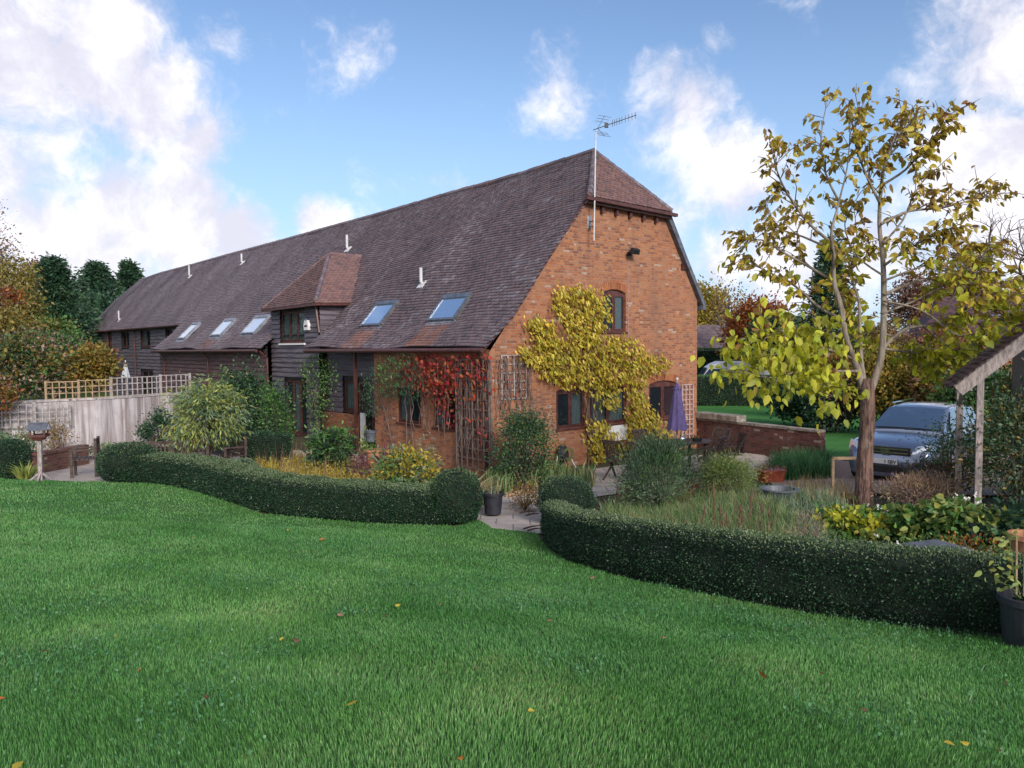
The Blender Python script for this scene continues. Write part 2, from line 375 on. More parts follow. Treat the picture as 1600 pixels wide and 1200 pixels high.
M_['teak'] = simple('weathered_dark_teak', (.085, .055, .048), .6, noise=.4, nscale=9, stretch=(1, 1, 4))
M_['greywood'] = simple('weathered_oak', (.36, .31, .30), .8, noise=.35, nscale=7, stretch=(4, 4, 1), bump=.3)
M_['trellis'] = simple('tan_trellis_wood', (.40, .28, .17), .75, noise=.3)
M_['greytrel'] = simple('grey_trellis_wood', (.42, .38, .37), .8, noise=.3)
M_['pinktrel'] = simple('pale_pink_trellis', (.48, .36, .36), .8, noise=.2)
M_['terra'] = simple('terracotta', (.42, .20, .10), .75, noise=.25, bump=.1)
M_['glazed'] = simple('red_glazed_clay', (.30, .07, .035), .4, noise=.3)
M_['plastic'] = simple('black_plastic_pot', (.028, .030, .040), .45, noise=.2)
M_['soil'] = simple('dark_soil', (.055, .038, .028), .95, noise=.4, nscale=14, bump=.8)
M_['stone'] = simple('weathered_stone', (.30, .26, .22), .9, noise=.35, nscale=6, bump=.5)
M_['slate'] = simple('blue_slate', (.11, .12, .15), .5, noise=.3, nscale=5)
M_['stem'] = simple('green_stem', (.12, .16, .05), .7)
M_['deadstem'] = simple('brown_dead_stem', (.14, .07, .045), .8)
M_['twig'] = simple('bare_grey_twig', (.17, .125, .11), .85)
M_['curtain'] = simple('pale_curtain', (.62, .68, .70), .9, noise=.2, nscale=12, stretch=(6, 6, .3))
M_['redcurtain'] = simple('red_curtain', (.25, .03, .035), .9, noise=.3, stretch=(6, 6, .3))
M_['parasol'] = simple('purple_canvas', (.135, .105, .26), .85, noise=.15)
M_['canvas'] = simple('pale_grey_canvas', (.45, .47, .52), .85, noise=.2)
M_['blackcore'] = simple('dark_hedge_core', (.012, .022, .014), .95)  # near-black: the shade inside the foliage is put into this colour
M_['vanteal'] = simple('teal_vinyl', (.02, .32, .38), .4, noise=.05)
M_['ink'] = simple('black_lettering', (.015, .015, .02), .5, noise=0)
PAL = [(.19, .085, .06), (.29, .105, .055), (.38, .14, .065), (.44, .18, .08), (.36, .165, .095), (.38, .125, .06)]
M_['brick'] = brickm('old_orange_brick', PAL)
M_['brickdark'] = brickm('dark_red_brick', [(.055, .03, .032), (.11, .045, .042), (.17, .065, .052), (.12, .07, .065)], (.17, .13, .12), .7)
def glassm(name, tint, rough=.03, tr=.45):
    m, g = mat_new(name); tc = g.n('ShaderNodeTexCoord', 'Object')
    b = g.n('ShaderNodeBump', 0, Strength=.04, Distance=.02, Height=g.noise(tc, 2.5, 2))
    p = g.n('ShaderNodeBsdfPrincipled', Base_Color=tint, Roughness=rough, Specular_IOR_Level=.8, Normal=b, Coat_Weight=.3)
    t = g.n('ShaderNodeBsdfTransparent', Color=(.8, .85, .85)); out(g, g.n('ShaderNodeMixShader', i0=tr, i1=p, i2=t)); return m
M_['glass'] = glassm('window_glass', (.03, .04, .05), .03, .68)
def mirrorm(name, c, r=.03, coat=1.0, metal=.6):
    m, g = mat_new(name); out(g, g.n('ShaderNodeBsdfPrincipled', Base_Color=c, Roughness=r, Metallic=metal, Coat_Weight=coat, Coat_Roughness=.02)); return m
M_['skyglass'] = mirrorm('roof_window_glass', (.55, .70, .85), .06, .5, .85)  # blue sky reflection put into the glass tint
M_['skywhite'] = mirrorm('roof_window_glass_cloud_white', (.80, .85, .90), .25, .5, .55)  # same glass made paler: white cloud reflection put into its colour
M_['carglass'] = mirrorm('car_glass', (.05, .085, .15), .03, 1, .15)
M_['chrome'] = mirrorm('chrome', (.7, .72, .76), .12, 0, 1)
def carpaint():
    m, g = mat_new('steel_blue_car_paint')
    out(g, g.n('ShaderNodeBsdfPrincipled', Base_Color=(.19, .235, .34, 1), Roughness=.24, Metallic=.6, Coat_Weight=1.0, Coat_Roughness=.03)); return m
M_['car'] = carpaint()
def lensm():
    m, g = mat_new('clear_headlight_lens'); out(g, g.n('ShaderNodeBsdfPrincipled', Base_Color=(.8, .84, .9, 1), Roughness=.1, Metallic=.5, Coat_Weight=1.0)); return m
M_['lens'] = lensm()
def rendered_wall():
    m, g = mat_new('stained_white_render'); tc = g.n('ShaderNodeTexCoord', 'Object'); s = g.n('ShaderNodeMapping', 0, Vector=tc, Scale=(2.4, 2.4, .10))
    n1 = g.noise(s, 3, 5, .65); n2 = g.noise(tc, 1.3, 5, .6)
    c = g.mix(g.range(n1, .40, .62), (.52, .48, .50), (.22, .18, .175)); c = g.mix(g.m('MULTIPLY', g.range(n2, .42, .66), .6), c, (.27, .23, .22))
    out(g, g.n('ShaderNodeBsdfPrincipled', Base_Color=c, Roughness=.85, Normal=g.n('ShaderNodeBump', 0, Strength=.3, Distance=.02, Height=n1))); return m
M_['render'] = rendered_wall()
def groundm(name, a, b, c3, s1=2., s2=30., bump=.4, rough=.95):
    m, g = mat_new(name); tc = g.n('ShaderNodeTexCoord', 'Object'); n1 = g.noise(tc, s1, 5, .6); n2 = g.noise(tc, s2, 4, .7)
    c = g.mix(g.range(n1, .35, .65), a, b); c = g.mix(g.range(n2, .45, .7), c, c3)
    out(g, g.n('ShaderNodeBsdfPrincipled', Base_Color=c, Roughness=rough, Specular_IOR_Level=.2, Normal=g.n('ShaderNodeBump', 0, Strength=bump, Distance=.03, Height=n2))); return m
M_['lawnbase'] = groundm('lawn_soil_and_thatch', (.045, .115, .028), (.06, .15, .035), (.04, .085, .022), .8, 40)
M_['farlawn'] = groundm('mown_lawn', (.045, .16, .035), (.06, .20, .04), (.04, .13, .03), .6, 25, .5)
M_['earth'] = groundm('planted_earth', (.06, .055, .03), (.08, .075, .04), (.05, .035, .025), 1.5, 12)
M_['meadow'] = groundm('rough_grass_ground', (.05, .10, .03), (.07, .13, .04), (.06, .08, .03), .1, 4)
M_['gravel'] = groundm('pinkish_gravel', (.34, .25, .21), (.40, .31, .26), (.20, .14, .12), 2, 70, .8)
def pavem():
    m, g = mat_new('pale_concrete_paving'); tc = g.n('ShaderNodeTexCoord', 'Object')
    b = g.n('ShaderNodeTexBrick', None, dict(offset=.5), Vector=tc, Scale=1.0, Mortar_Size=.012, Brick_Width=.6, Row_Height=.6); b.inputs['Color1'].default_value = (.46, .40, .36, 1); b.inputs['Color2'].default_value = (.38, .34, .31, 1); b.inputs['Mortar'].default_value = (.16, .14, .12, 1)
    n1 = g.noise(tc, 2.2, 6, .7); c = g.mix(g.m('MULTIPLY', g.range(n1, .45, .7), .6), b.outputs[0], (.20, .17, .15))
    out(g, g.n('ShaderNodeBsdfPrincipled', Base_Color=c, Roughness=.9, Normal=g.n('ShaderNodeBump', 0, Strength=.3, Distance=.02, Height=g.noise(tc, 50, 3)))); return m
M_['pave'] = pavem()
L = {}
L['box'] = leafm('box_hedge_leaves', [(0.010, 0.036, 0.021), (0.016, 0.056, 0.027), (0.026, 0.080, 0.036), (0.064, 0.136, 0.060)], .15, 3, .4, .5)
L['boxtop'] = leafm('box_hedge_sunlit_growth', [(0.081, 0.144, 0.067), (0.144, 0.216, 0.099), (0.197, 0.261, 0.135), (0.242, 0.287, 0.171)], .25, 2, .45)  # paler set for leaves facing up: sunlight put into the leaf colour
L['grass'] = leafm('grass_blades', [(0.073, 0.198, 0.055), (0.097, 0.278, 0.074), (0.136, 0.358, 0.101), (0.192, 0.411, 0.158), (0.274, 0.395, 0.185)], .4, .9, .5, .5, .25, patch=True)
L['yel'] = leafm('yellow_vine_leaves', [(0.222, 0.258, 0.028), (0.425, 0.397, 0.037), (0.627, 0.516, 0.064), (0.607, 0.417, 0.055), (0.708, 0.596, 0.129), (0.304, 0.357, 0.046), (0.455, 0.239, 0.037)], .3, 1.6)
L['red'] = leafm('red_creeper_leaves', [(0.242, 0.012, 0.030), (0.364, 0.021, 0.034), (0.404, 0.054, 0.030), (0.340, 0.084, 0.040), (0.178, 0.018, 0.034)], .3, 2.5)
L['orange'] = leafm('orange_leaves', [(0.204, 0.048, 0.016), (0.306, 0.089, 0.024), (0.340, 0.136, 0.032), (0.238, 0.034, 0.016)], .3, 2)
L['green'] = leafm('mid_green_leaves', [(0.045, 0.120, 0.030), (0.075, 0.180, 0.045), (0.120, 0.240, 0.060), (0.165, 0.285, 0.075)], .25, 2)
L['dark'] = leafm('dark_green_leaves', [(0.016, 0.047, 0.030), (0.027, 0.074, 0.041), (0.047, 0.108, 0.047), (0.068, 0.135, 0.061)], .15, 2)
L['lime'] = leafm('lime_green_leaves', [(0.145, 0.230, 0.071), (0.242, 0.322, 0.101), (0.362, 0.414, 0.115), (0.507, 0.460, 0.115)], .35, 1.5)
L['olive'] = leafm('olive_autumn_leaves', [(0.095, 0.095, 0.027), (0.162, 0.162, 0.041), (0.270, 0.216, 0.054), (0.351, 0.203, 0.054), (0.135, 0.176, 0.054)], .3, 1)
L['treetop'] = leafm('catalpa_upper_leaves', [(0.169, 0.092, 0.044), (0.338, 0.217, 0.037), (0.540, 0.400, 0.049), (0.506, 0.433, 0.062), (0.270, 0.118, 0.049)], .35, .9)
L['treelow'] = leafm('catalpa_lower_leaves', [(0.356, 0.400, 0.040), (0.523, 0.541, 0.050), (0.594, 0.565, 0.060), (0.333, 0.423, 0.050), (0.297, 0.153, 0.050)], .45, .9)
L['gold'] = leafm('golden_foliage', [(.35, .27, .03), (.50, .38, .04), (.42, .34, .06), (.25, .24, .05)], .35, 2)
L['weep'] = leafm('weeping_golden_leaves', [(0.208, 0.166, 0.039), (0.291, 0.221, 0.052), (0.229, 0.221, 0.065), (0.146, 0.144, 0.039)], .3, 1)
L['purple'] = leafm('purple_leaves', [(0.090, 0.030, 0.053), (0.180, 0.045, 0.075), (0.270, 0.075, 0.090)], .2, 2)
L['grey'] = leafm('grey_green_needles', [(0.081, 0.146, 0.092), (0.138, 0.219, 0.130), (0.218, 0.304, 0.194), (0.115, 0.183, 0.108)], .2, 2)
L['copper'] = leafm('copper_brown_leaves', [(0.130, 0.065, 0.058), (0.208, 0.104, 0.078), (0.260, 0.130, 0.091), (0.156, 0.117, 0.065)], .25, 1)
L['conif'] = leafm('conifer_sprays', [(0.016, 0.046, 0.026), (0.026, 0.072, 0.036), (0.046, 0.104, 0.052), (0.078, 0.143, 0.065)], .1, .8)
L['straw'] = leafm('dry_grass', [(0.276, 0.201, 0.101), (0.383, 0.287, 0.147), (0.478, 0.383, 0.225), (0.265, 0.255, 0.113)], .3, 2)
L['reed'] = leafm('long_green_grass', [(0.086, 0.176, 0.055), (0.148, 0.248, 0.084), (0.246, 0.330, 0.140), (0.369, 0.377, 0.209)], .3, 1.5)
L['dgrass'] = leafm('deep_green_grass', [(0.030, 0.112, 0.045), (0.053, 0.165, 0.060), (0.090, 0.225, 0.075)], .25, 2)
L['pinkdry'] = leafm('pink_brown_dry_heather', [(0.224, 0.126, 0.112), (0.336, 0.210, 0.182), (0.462, 0.336, 0.280), (0.252, 0.182, 0.098)], .25, 2)
L['white'] = leafm('white_petals', [(.75, .75, .72), (.8, .8, .78)], .2, 1, dark=.1)
L['violet'] = leafm('violet_petals', [(.12, .05, .22), (.2, .08, .32)], .2, 1)
# ------------------------------------------------------------------ ground sheets
def gridmesh(name, xs, ys, dz, mat):
    X, Y = np.meshgrid(xs, ys); xy = np.c_[X.ravel(), Y.ravel()]; V = np.c_[xy, tz_np(xy) + dz]
    nx, ny = len(xs), len(ys); i = (np.arange(ny - 1)[:, None] * nx + np.arange(nx - 1)[None]).ravel()
    lo = np.stack([i, i + 1, i + nx + 1, i + nx], 1).ravel()
    return link(name, np_mesh(name, V, lo, np.arange(len(i)) * 4, mat, True))
xs = np.unique(np.r_[np.linspace(-400, -30, 24), np.linspace(-30, 30, 121), np.linspace(30, 400, 24)])
ys = np.unique(np.r_[np.linspace(-60, -10, 6), np.linspace(-10, 60, 141), np.linspace(60, 600, 24)])
meta(gridmesh('ground', xs, ys, -.12, M_['meadow']), kind='structure')
HL = [(150, 752), (175, 754), (240, 755), (300, 767), (360, 785), (410, 802), (470, 808), (560, 816), (650, 820), (715, 822), (748, 812)]
HR = [(846, 845), (862, 862), (885, 876), (950, 897), (1050, 920), (1150, 940), (1250, 958), (1350, 972), (1450, 985), (1555, 996), (1640, 1008)]
hl = [G(*p) for p in HL]; hr = [G(*p) for p in HR]
lawn_poly = [(-22, 19.5), (-14, 18.6)] + [tuple(G(60, 750)[:2]), tuple(G(130, 753)[:2])] + [tuple(p[:2]) for p in hl] + [tuple(G(770, 826)[:2]), tuple(G(840, 834)[:2])] + [tuple(p[:2]) for p in hr] + [(9, 3.4), (16, 2), (16, -8), (-22, -8)]
sheet('lawn', lawn_poly, M_['lawnbase'], .5, .0)
garden = [tuple(p[:2]) for p in hr[::-1]] + [tuple(G(840, 834)[:2]), tuple(G(770, 826)[:2])] + [tuple(p[:2]) for p in hl[::-1]] + [(-9.5, 18), (-13, 25), (-8, 28), (5.5, 27), (5.8, 22.5), (7.5, 19.5), (9.5, 14), (14, 9), (9, 3.6)]
sheet('garden_ground', garden, M_['earth'], .5, -.035)
sheet('paving', [tuple(G(*p)[:2]) for p in [(742, 822), (850, 833), (900, 790), (930, 775), (965, 770), (975, 740), (1100, 735), (1185, 745), (1290, 762), (1250, 728), (1180, 706), (1060, 712), (925, 732), (900, 745), (850, 765), (790, 772), (750, 790)]], M_['pave'], .4, -.015)
sheet('patio', [tuple(G(*p)[:2]) for p in [(20, 752), (160, 756), (330, 745), (420, 722), (560, 722), (600, 716), (540, 706), (400, 700), (130, 716), (60, 735)]], M_['pave'], .4, -.012)
sheet('gravel_path', [tuple(G(*p)[:2]) for p in [(1215, 765), (1330, 762), (1345, 735), (1290, 722), (1235, 735)]], M_['gravel'], .4, .0)
sheet('driveway', [(5.2, 14.6), (6.4, 19.8), (8.5, 24), (13, 22), (14, 15), (9, 13.5)], M_['gravel'], .5, .01)
sheet('far_lawn', [(6.8, 24.4), (7, 70), (60, 70), (40, 30), (16, 22.5), (9, 20.2)], M_['farlawn'], 1.5, .03)
# ------------------------------------------------------------------ lawn grass (uncountable: one object)
def vis(xy, marg=1.25): return np.abs(xy[:, 0]) < (xy[:, 1] * .68 * marg + .8)
pts = []; wid = []; hei = []
for (y0, y1, dens_) in ((2.2, 4, 11000), (4, 6, 6800), (6, 9, 3800), (9, 13, 1700), (13, 19, 800)):
    x1 = y1 * .85 + .8; n = int(2 * x1 * (y1 - y0) * dens_); q = np.c_[rng.uniform(-x1, x1, n), rng.uniform(y0, y1, n)]
    q = q[vis(q) & in_poly(q, lawn_poly)]; pts.append(q); wid.append(.0010 + q[:, 1] * .00032); hei.append(np.full(len(q), .034))
q = np.vstack(pts); wid = np.hstack(wid); hei = np.hstack(hei)
ph = np.sin(q[:, 0] * 2.1 + np.sin(q[:, 1] * 1.7) * 1.5) * np.cos(q[:, 1] * 2.6 + q[:, 0]) + .5 * np.sin(q[:, 0] * 6.3 + 1) * np.sin(q[:, 1] * 5.1)
hei *= (1.0 + .16 * ph)
B = np.c_[q, tz_np(q)]
ga = np.sin(q[:, 0] * 1.3 + q[:, 1]) * 2.5 + np.sin(q[:, 1] * 2.2) * 1.5
gr = blades('lawn_grass', B, L['grass'], h=hei, w=wid, lean=.8, D=np.c_[np.cos(ga), np.sin(ga), np.zeros(len(ga))] * .22)
meta(gr, 'short lush green grass covering the sloping lawn', 'grass', kind='stuff')
# ------------------------------------------------------------------ barn (local frame: x = t across the gable, y = s along the barn)
A0 = Vector((-.553, 19.0, 0)); BANG = math.atan2(.644, .765); U = Vector((.765, .644, 0)); VV = Vector((-.644, .765, 0))
barn = thing('barn', 'long converted barn with a brown tiled roof, orange brick gable and dark weatherboards', 'barn', A0, BANG)
def loc(p): d = Vector(p) - A0; return Vector((d.dot(U), d.dot(VV), p[2]))
def on_t(px, py, t):       # intersect pixel ray with plane x=t -> local point
    r = ray(px, py); o = Vector((0, 0, CAMZ)); k = (t - (o - A0).dot(U)) / r.dot(U); return loc(o + r * k)
def on_s(px, py, s):
    r = ray(px, py); o = Vector((0, 0, CAMZ)); k = (s - (o - A0).dot(VV)) / r.dot(VV); return loc(o + r * k)
def wp(t, s, z): return A0 + U * t + VV * s + Vector((0, 0, z))
PT = [-.25, .72, 1.67, 3.42, 5.26]; PZ = [3.22, 4.02, 5.22, 7.35, 9.22]
rs = [(930, 237), (820, 272), (700, 305), (600, 334), (500, 361), (400, 388), (350, 401), (300, 415), (250, 428), (218, 439)]
rp = [on_t(x, y, 5.26) for x, y in rs]; RS = [p.y for p in rp]; RZ = [p.z for p in rp]
RZ0 = RZ[0]
def prof(t, s=0):
    z = np.interp(t, PT, PZ); w = max(0, t) / 5.26
    return z + (np.interp(s, RS, RZ) - 9.22) * w ** 1.5
def roof_px(px, py):
    r = ray(px, py); o = Vector((0, 0, CAMZ)); k = 15.
    while k < 90:
        p = loc(o + r * k)
        if -.25 < p.x < 5.3 and p.z <= prof(p.x, p.y): return p
        k += .02
    return p
SKY = [('A', (569, 510), (619.5, 478.5)), ('B', (675, 501.6), (733, 468.6)), ('C', (281.5, 530), (311.5, 509.5)), ('D', (332.5, 525.4), (367, 504)), ('E', (380.5, 522.4), (420.4, 499))]
SKY = [(n, roof_px(*a), roof_px(*b)) for n, a, b in SKY]
RUST = []
for n, a, b in SKY:
    if n in 'ABD': RUST.append((min(a.y, b.y) - .1, max(a.y, b.y) + .05, 3.2, a.z - .05, .8 if n != 'D' else .5))
TP = [(.042, .032, .042), (.070, .052, .062), (.100, .074, .088), (.135, .085, .088), (.135, .118, .140), (.25, .21, .23)]
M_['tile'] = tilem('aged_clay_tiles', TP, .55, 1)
M_['tilered'] = tilem('red_brown_clay_tiles', [(.05, .03, .032), (.09, .046, .044), (.14, .062, .052), (.18, .09, .07), (.10, .068, .068)], .25)
def tiles(name, fn, a0, a1, h0, h1, inside, mat, parent, w=.165, g_=.10, label=None):
    """plain tiles, each one an island: fn(a,h) gives points on the roof plane, h up the slope"""
    V = []; k = 0; row = 0; h = h0
    while h < h1:
        off = (row % 2) * w * .5; a = a0 - off
        while a < a1:
            ac = a + w / 2
            if inside(ac, h + g_ * .5):
                e = random.uniform(-.004, .004); li = .026 + random.uniform(0, .016)
                g1 = .004; p = [fn(a + g1, h + e), fn(a + w - g1, h + e), fn(a + w - g1, h + g_ * 1.06), fn(a + g1, h + g_ * 1.06)]
                n = (p[1] - p[0]).cross(p[3] - p[0]).normalized()
                V += [p[0] + n * li, p[1] + n * li * random.uniform(.8, 1.2), p[2] + n * .008, p[3] + n * .008, p[0] + n * .002, p[1] + n * .002]; k += 1
            a += w
        h += g_; row += 1
    V = np.array([v[:] for v in V]); lo = (np.arange(k)[:, None] * 6 + np.array([0, 1, 2, 3, 4, 5, 1, 0])[None]).ravel()
    return link(name, np_mesh(name, V, lo, np.arange(k * 2) * 4, mat), parent, label)
# profile arc length
ARC = [0.]
for i in range(len(PT) - 1): ARC.append(ARC[-1] + math.hypot(PT[i + 1] - PT[i], PZ[i + 1] - PZ[i]))
def t_of(h): return float(np.interp(h, ARC, PT)) if h < ARC[-1] else PT[-1] + (h - ARC[-1]) * .7
def h_of(t): return float(np.interp(t, PT, ARC))
def eave_t(s):
    if s < 9.75: return -.25
    if s < 13.7: return .35
    if s < 28.0: return -.25
    return 1.17
BL_ = 51.6
sw = lambda s, t: .035 * math.sin(s * .9 + t) + .014 * math.sin(s * 2.3 - t * 2)
def rf(a, h):      # a runs with -s so that the normal points out
    t = t_of(h); s = -a
    return Vector((t, s, prof(t, s) + sw(s, t)))
HIPZ = 7.35; apex = Vector((5.26, 1.44, 9.22 + (np.interp(1.44, RS, RZ) - 9.22)))
def main_in(a, h):
    s = -a; t = t_of(h)
    if t < eave_t(s): return False
    if t > 3.42 and s < 1.44 * (t - 3.42) / 1.84 - .12: return False
    for n, q0, q1 in SKY:
        pass
    return True
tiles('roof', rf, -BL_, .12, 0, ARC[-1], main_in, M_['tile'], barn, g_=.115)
mb = MB()   # roof deck below the tiles and the far slope
def deck(s0, s1, ts, far=True):
    n = max(1, int((s1 - s0) / 1.2))
    for i in range(n):
        a, b = s0 + (s1 - s0) * i / n, s0 + (s1 - s0) * (i + 1) / n
        for j in range(len(ts) - 1):
            mb.add([(ts[j], a, prof(ts[j], a) + sw(a, ts[j]) - .02), (ts[j + 1], a, prof(ts[j + 1], a) + sw(a, ts[j + 1]) - .02), (ts[j + 1], b, prof(ts[j + 1], b) + sw(b, ts[j + 1]) - .02), (ts[j], b, prof(ts[j], b) + sw(b, ts[j]) - .02)], [(0, 1, 2, 3)])
deck(-.05, 9.75, [-.25, .3, .72, 1.2, 1.67, 2.5, 3.42]); deck(1.44, 9.75, [3.42, 4.3, 5.26])
mb.add([(3.42, -.05, prof(3.42, 0) - .02), (5.26, 1.44, prof(5.26, 1.44) - .02), (3.42, 1.44, prof(3.42, 1.44) - .02)], [(0, 1, 2)])
deck(9.75, 13.7, [.35, .72, 1.67, 2.5, 3.42, 5.26]); deck(13.7, 28, [-.25, .3, .72, 1.67, 2.5, 3.42, 5.26]); deck(28, BL_, [1.17, 1.67, 2.5, 3.42, 5.26])
mb.build('roof_deck', M_['black'], barn)
mb = MB()
for i in range(24):
    a, b = 1.44 + (BL_ - 1.44) * i / 24, 1.44 + (BL_ - 1.44) * (i + 1) / 24
    za, zb = prof(5.26, a), prof(5.26, b)
    mb.add([(5.26, a, za), (5.26, b, zb), (8.75, b, 4.4), (8.75, a, 4.4)], [(0, 1, 2, 3)])
mb.add([(5.26, 1.44, prof(5.26, 1.44)), (8.75, 1.44, 4.4), (8.75, -.12, 4.4), (6.86, -.12, 7.3)], [(0, 1, 2, 3)])
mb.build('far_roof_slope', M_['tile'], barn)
# hipped end over the gable
hA = Vector((3.25, -.22, 7.28)); hB = Vector((6.95, -.22, 7.22)); hC = apex
hu = (hB - hA).normalized(); hn = (hB - hA).cross(hC - hA).normalized(); hv = hn.cross(hu); HL_ = (hB - hA).length; HH = (hC - hA).dot(hv); hx = (hC - hA).dot(hu)
def hf(a, h): return hA + hu * a + hv * h
tiles('hip_roof', hf, 0, HL_, 0, HH, lambda a, h: h / HH < min(a / hx, (HL_ - a) / (HL_ - hx)), M_['tilered'], barn, g_=.10, label='small hipped end of the roof above the brick gable')
mb = MB(); mb.add([hA - hn * .03, hB - hn * .03, hC - hn * .03], [(0, 1, 2)]); mb.build('hip_deck', M_['black'], barn)
def ridge_tiles(name, path, r, mat, step=.3):
    mb = MB(); path = [Vector(p) for p in path]
    for i in range(len(path) - 1):
        d = path[i + 1] - path[i]; n = max(1, int(d.length / step))
        for j in range(n):
            a = path[i] + d * (j / n); b = path[i] + d * ((j + .97) / n); k = random.uniform(.9, 1.08)
            mb.tube([a, b], [r * k, r * k * .93], 8)
    return mb.build(name, mat, barn)
ridge_tiles('ridge', [(5.26, s, prof(5.26, s) + .02) for s in np.linspace(1.44, BL_, 60)], .11, M_['tile'])
ridge_tiles('hip_ridge', [hA + Vector((.1, 0, .02)), apex], .085, M_['tile'], .12)
ridge_tiles('hip_ridge', [hB + Vector((-.1, 0, .02)), apex], .085, M_['tile'], .12)
mb = MB()   # gutter of the hip with rafter feet
mb.bar((3.15, -.27, 7.2), (7.02, -.27, 7.12), .11, .09); mb.bar((3.3, -.1, 7.12), (6.9, -.1, 7.04), .2, .06)
for i in range(5): mb.box((4.0 + i * .58, -.06, 6.98 - i * .012), (.09, .1, .16))
mb.build('hip_gutter', M_['gutter'], barn)
# gable wall
def arc_pts(x0, x1, z, rise, n=8): return [(x0 + (x1 - x0) * i / n, z + rise * (1 - (2 * i / n - 1) ** 2)) for i in range(n + 1)]
def cdt_wall(name, outline, holes, to3, mat, reveal, parent=barn):
    vs = [Vector(p) for p in outline]; ed = [(i, (i + 1) % len(outline)) for i in range(len(outline))]
    for h in holes:
        b = len(vs); vs += [Vector(p) for p in h]; ed += [(b + i, b + (i + 1) % len(h)) for i in range(len(h))]
    r = delaunay_2d_cdt(vs, ed, [], 0, 1e-5); v2 = r[0]; mb = MB(); fs = []
    on = np.array([p[:] for p in outline], float)
    for f in r[2]:
        c = sum((v2[i] for i in f), Vector((0, 0))) / len(f)
        if not in_poly([c[:]], on)[0] or any(in_poly([c[:]], np.array([q[:] for q in h], float))[0] for h in holes): continue
        fs.append(tuple(f))
    mb.add([to3(v, 0) for v in v2], fs)
    for h in holes:
        n = len(h); mb.add([to3(p, 0) for p in h] + [to3(p, reveal) for p in h], [(i, (i + 1) % n, (i + 1) % n + n, i + n) for i in range(n)])
    return mb.build(name, mat, parent)
def rect(x0, x1, z0, z1, rise=0): return [(x0, z0), (x1, z0)] + ([(x, z) for x, z in arc_pts(x0, x1, z1, rise)[::-1]] if rise else [(x1, z1), (x0, z1)])
def gt(px): return on_s(px, 600, 0).x
GW = {'upper': (gt(942), gt(978), 3.62, 4.72), 'left': (gt(869), gt(914), 1.0, 2.02), 'middle': (gt(921), gt(979), 1.0, 2.0), 'right': (gt(1014), gt(1058), .98, 2.05)}
verge = [(0, 3.1), (.72, 3.98), (1.67, 5.16), (3.42, 7.28), (6.74, 7.22), (8.42, 4.68)]
outline = [(0, -.3)] + verge + [(8.42, -.3)]
cdt_wall('brick_gable', outline, [rect(*GW[k], rise=.1) for k in GW], lambda p, d: Vector((p[0], 0 + d, p[1])), M_['brick'], .14)
# arches of stood-up bricks above the openings
def soldier(x0, x1, z, rise):
    mb = MB(); n = int((x1 - x0) / .075)
    for i in range(n + 1):
        f = (i + .5) / (n + 1); x = x0 + (x1 - x0) * f; zz = z + rise * (1 - (2 * f - 1) ** 2); sl = -(2 * f - 1) * 2 * rise * 2 / (x1 - x0)
        mb.box((x - sl * .05, -.006, zz + .11), (.064, .02, .205), M=Matrix.Rotation(-sl * .8 * -1, 3, 'Y').inverted())
    return mb.build('brick_arch', M_['soldier'], barn)
M_['soldier'] = leafm('stood_up_brick', [(.24, .09, .05), (.34, .13, .065), (.40, .17, .08)], 0, 1, .9, .3, .1)
for k in GW: soldier(GW[k][0] - .05, GW[k][1] + .05, GW[k][3], .1)
def window(name, x0, x1, z0, z1, face, off, panes=2, arch=False, label=None, curtain=None, frame='wood_dark', parent=barn, cur_side=(0,)):
    """face 's': wall along x looking to -y ; face 't': wall along y looking to -x"""
    T = (lambda x, d, z: (x, off + d, z)) if face == 's' else (lambda x, d, z: (off + d, x, z))
    def B(mb, xa, xb, da, db, za, zb):
        a = Vector(T(xa, da, za)); b = Vector(T(xb, db, zb)); mb.box((a + b) / 2, [abs(v) for v in (b - a)])
    f = MB(); w = .055
    B(f, x0, x1, .05, .12, z0, z0 + w); B(f, x0, x1, .05, .12, z1 - w, z1); B(f, x0, x0 + w, .05, .12, z0 + w, z1 - w); B(f, x1 - w, x1, .05, .12, z0 + w, z1 - w)
    if arch:
        pts_ = arc_pts(x0, x1, z1 - .002, .1); q = [T(x, .06, z) for x, z in pts_]; d = Vector(T(0, .05, 0)) - Vector(T(0, 0, 0)); f.prism(q, d)
    pw = (x1 - x0 - 2 * w) / panes
    for i in range(1, panes): B(f, x0 + w + pw * i - .03, x0 + w + pw * i + .03, .045, .115, z0 + w, z1 - w)
    fo = f.build(name, M_[frame], parent, label=label)
    s = MB(); B(s, x0 - .04, x1 + .04, -.04, .06, z0 - .05, z0 - .002); s.build('sill', M_[frame], fo)
    for i in range(panes):
        xa = x0 + w + pw * i + (.032 if i else 0); xb = x0 + w + pw * (i + 1) - (.032 if i < panes - 1 else 0)
        c = MB(); k = .035
        B(c, xa, xb, .035, .085, z0 + w, z0 + w + k); B(c, xa, xb, .035, .085, z1 - w - k, z1 - w); B(c, xa, xa + k, .035, .085, z0 + w + k, z1 - w - k); B(c, xb - k, xb, .035, .085, z0 + w + k, z1 - w - k)
        c.build('casement', M_[frame], fo)
        p = MB(); B(p, xa + k, xb - k, .055, .062, z0 + w + k, z1 - w - k); p.build('pane', M_['glass'], fo)
        if curtain and i in cur_side:
            cu = MB(); n = 10; ca = xa; cb = xb
            vs = [T(ca + (cb - ca) * j / n, .095 + .012 * (j % 2), zz) for zz in (z0, z1) for j in range(n + 1)]
            cu.add(vs, [(j, j + 1, j + n + 2, j + n + 1) for j in range(n)]); cu.build('curtain', M_[curtain], fo)
    return fo
window('window', *GW['upper'], 's', .0, arch=True, label='tall first-floor window of the brick gable', curtain='curtain', cur_side=(1,))
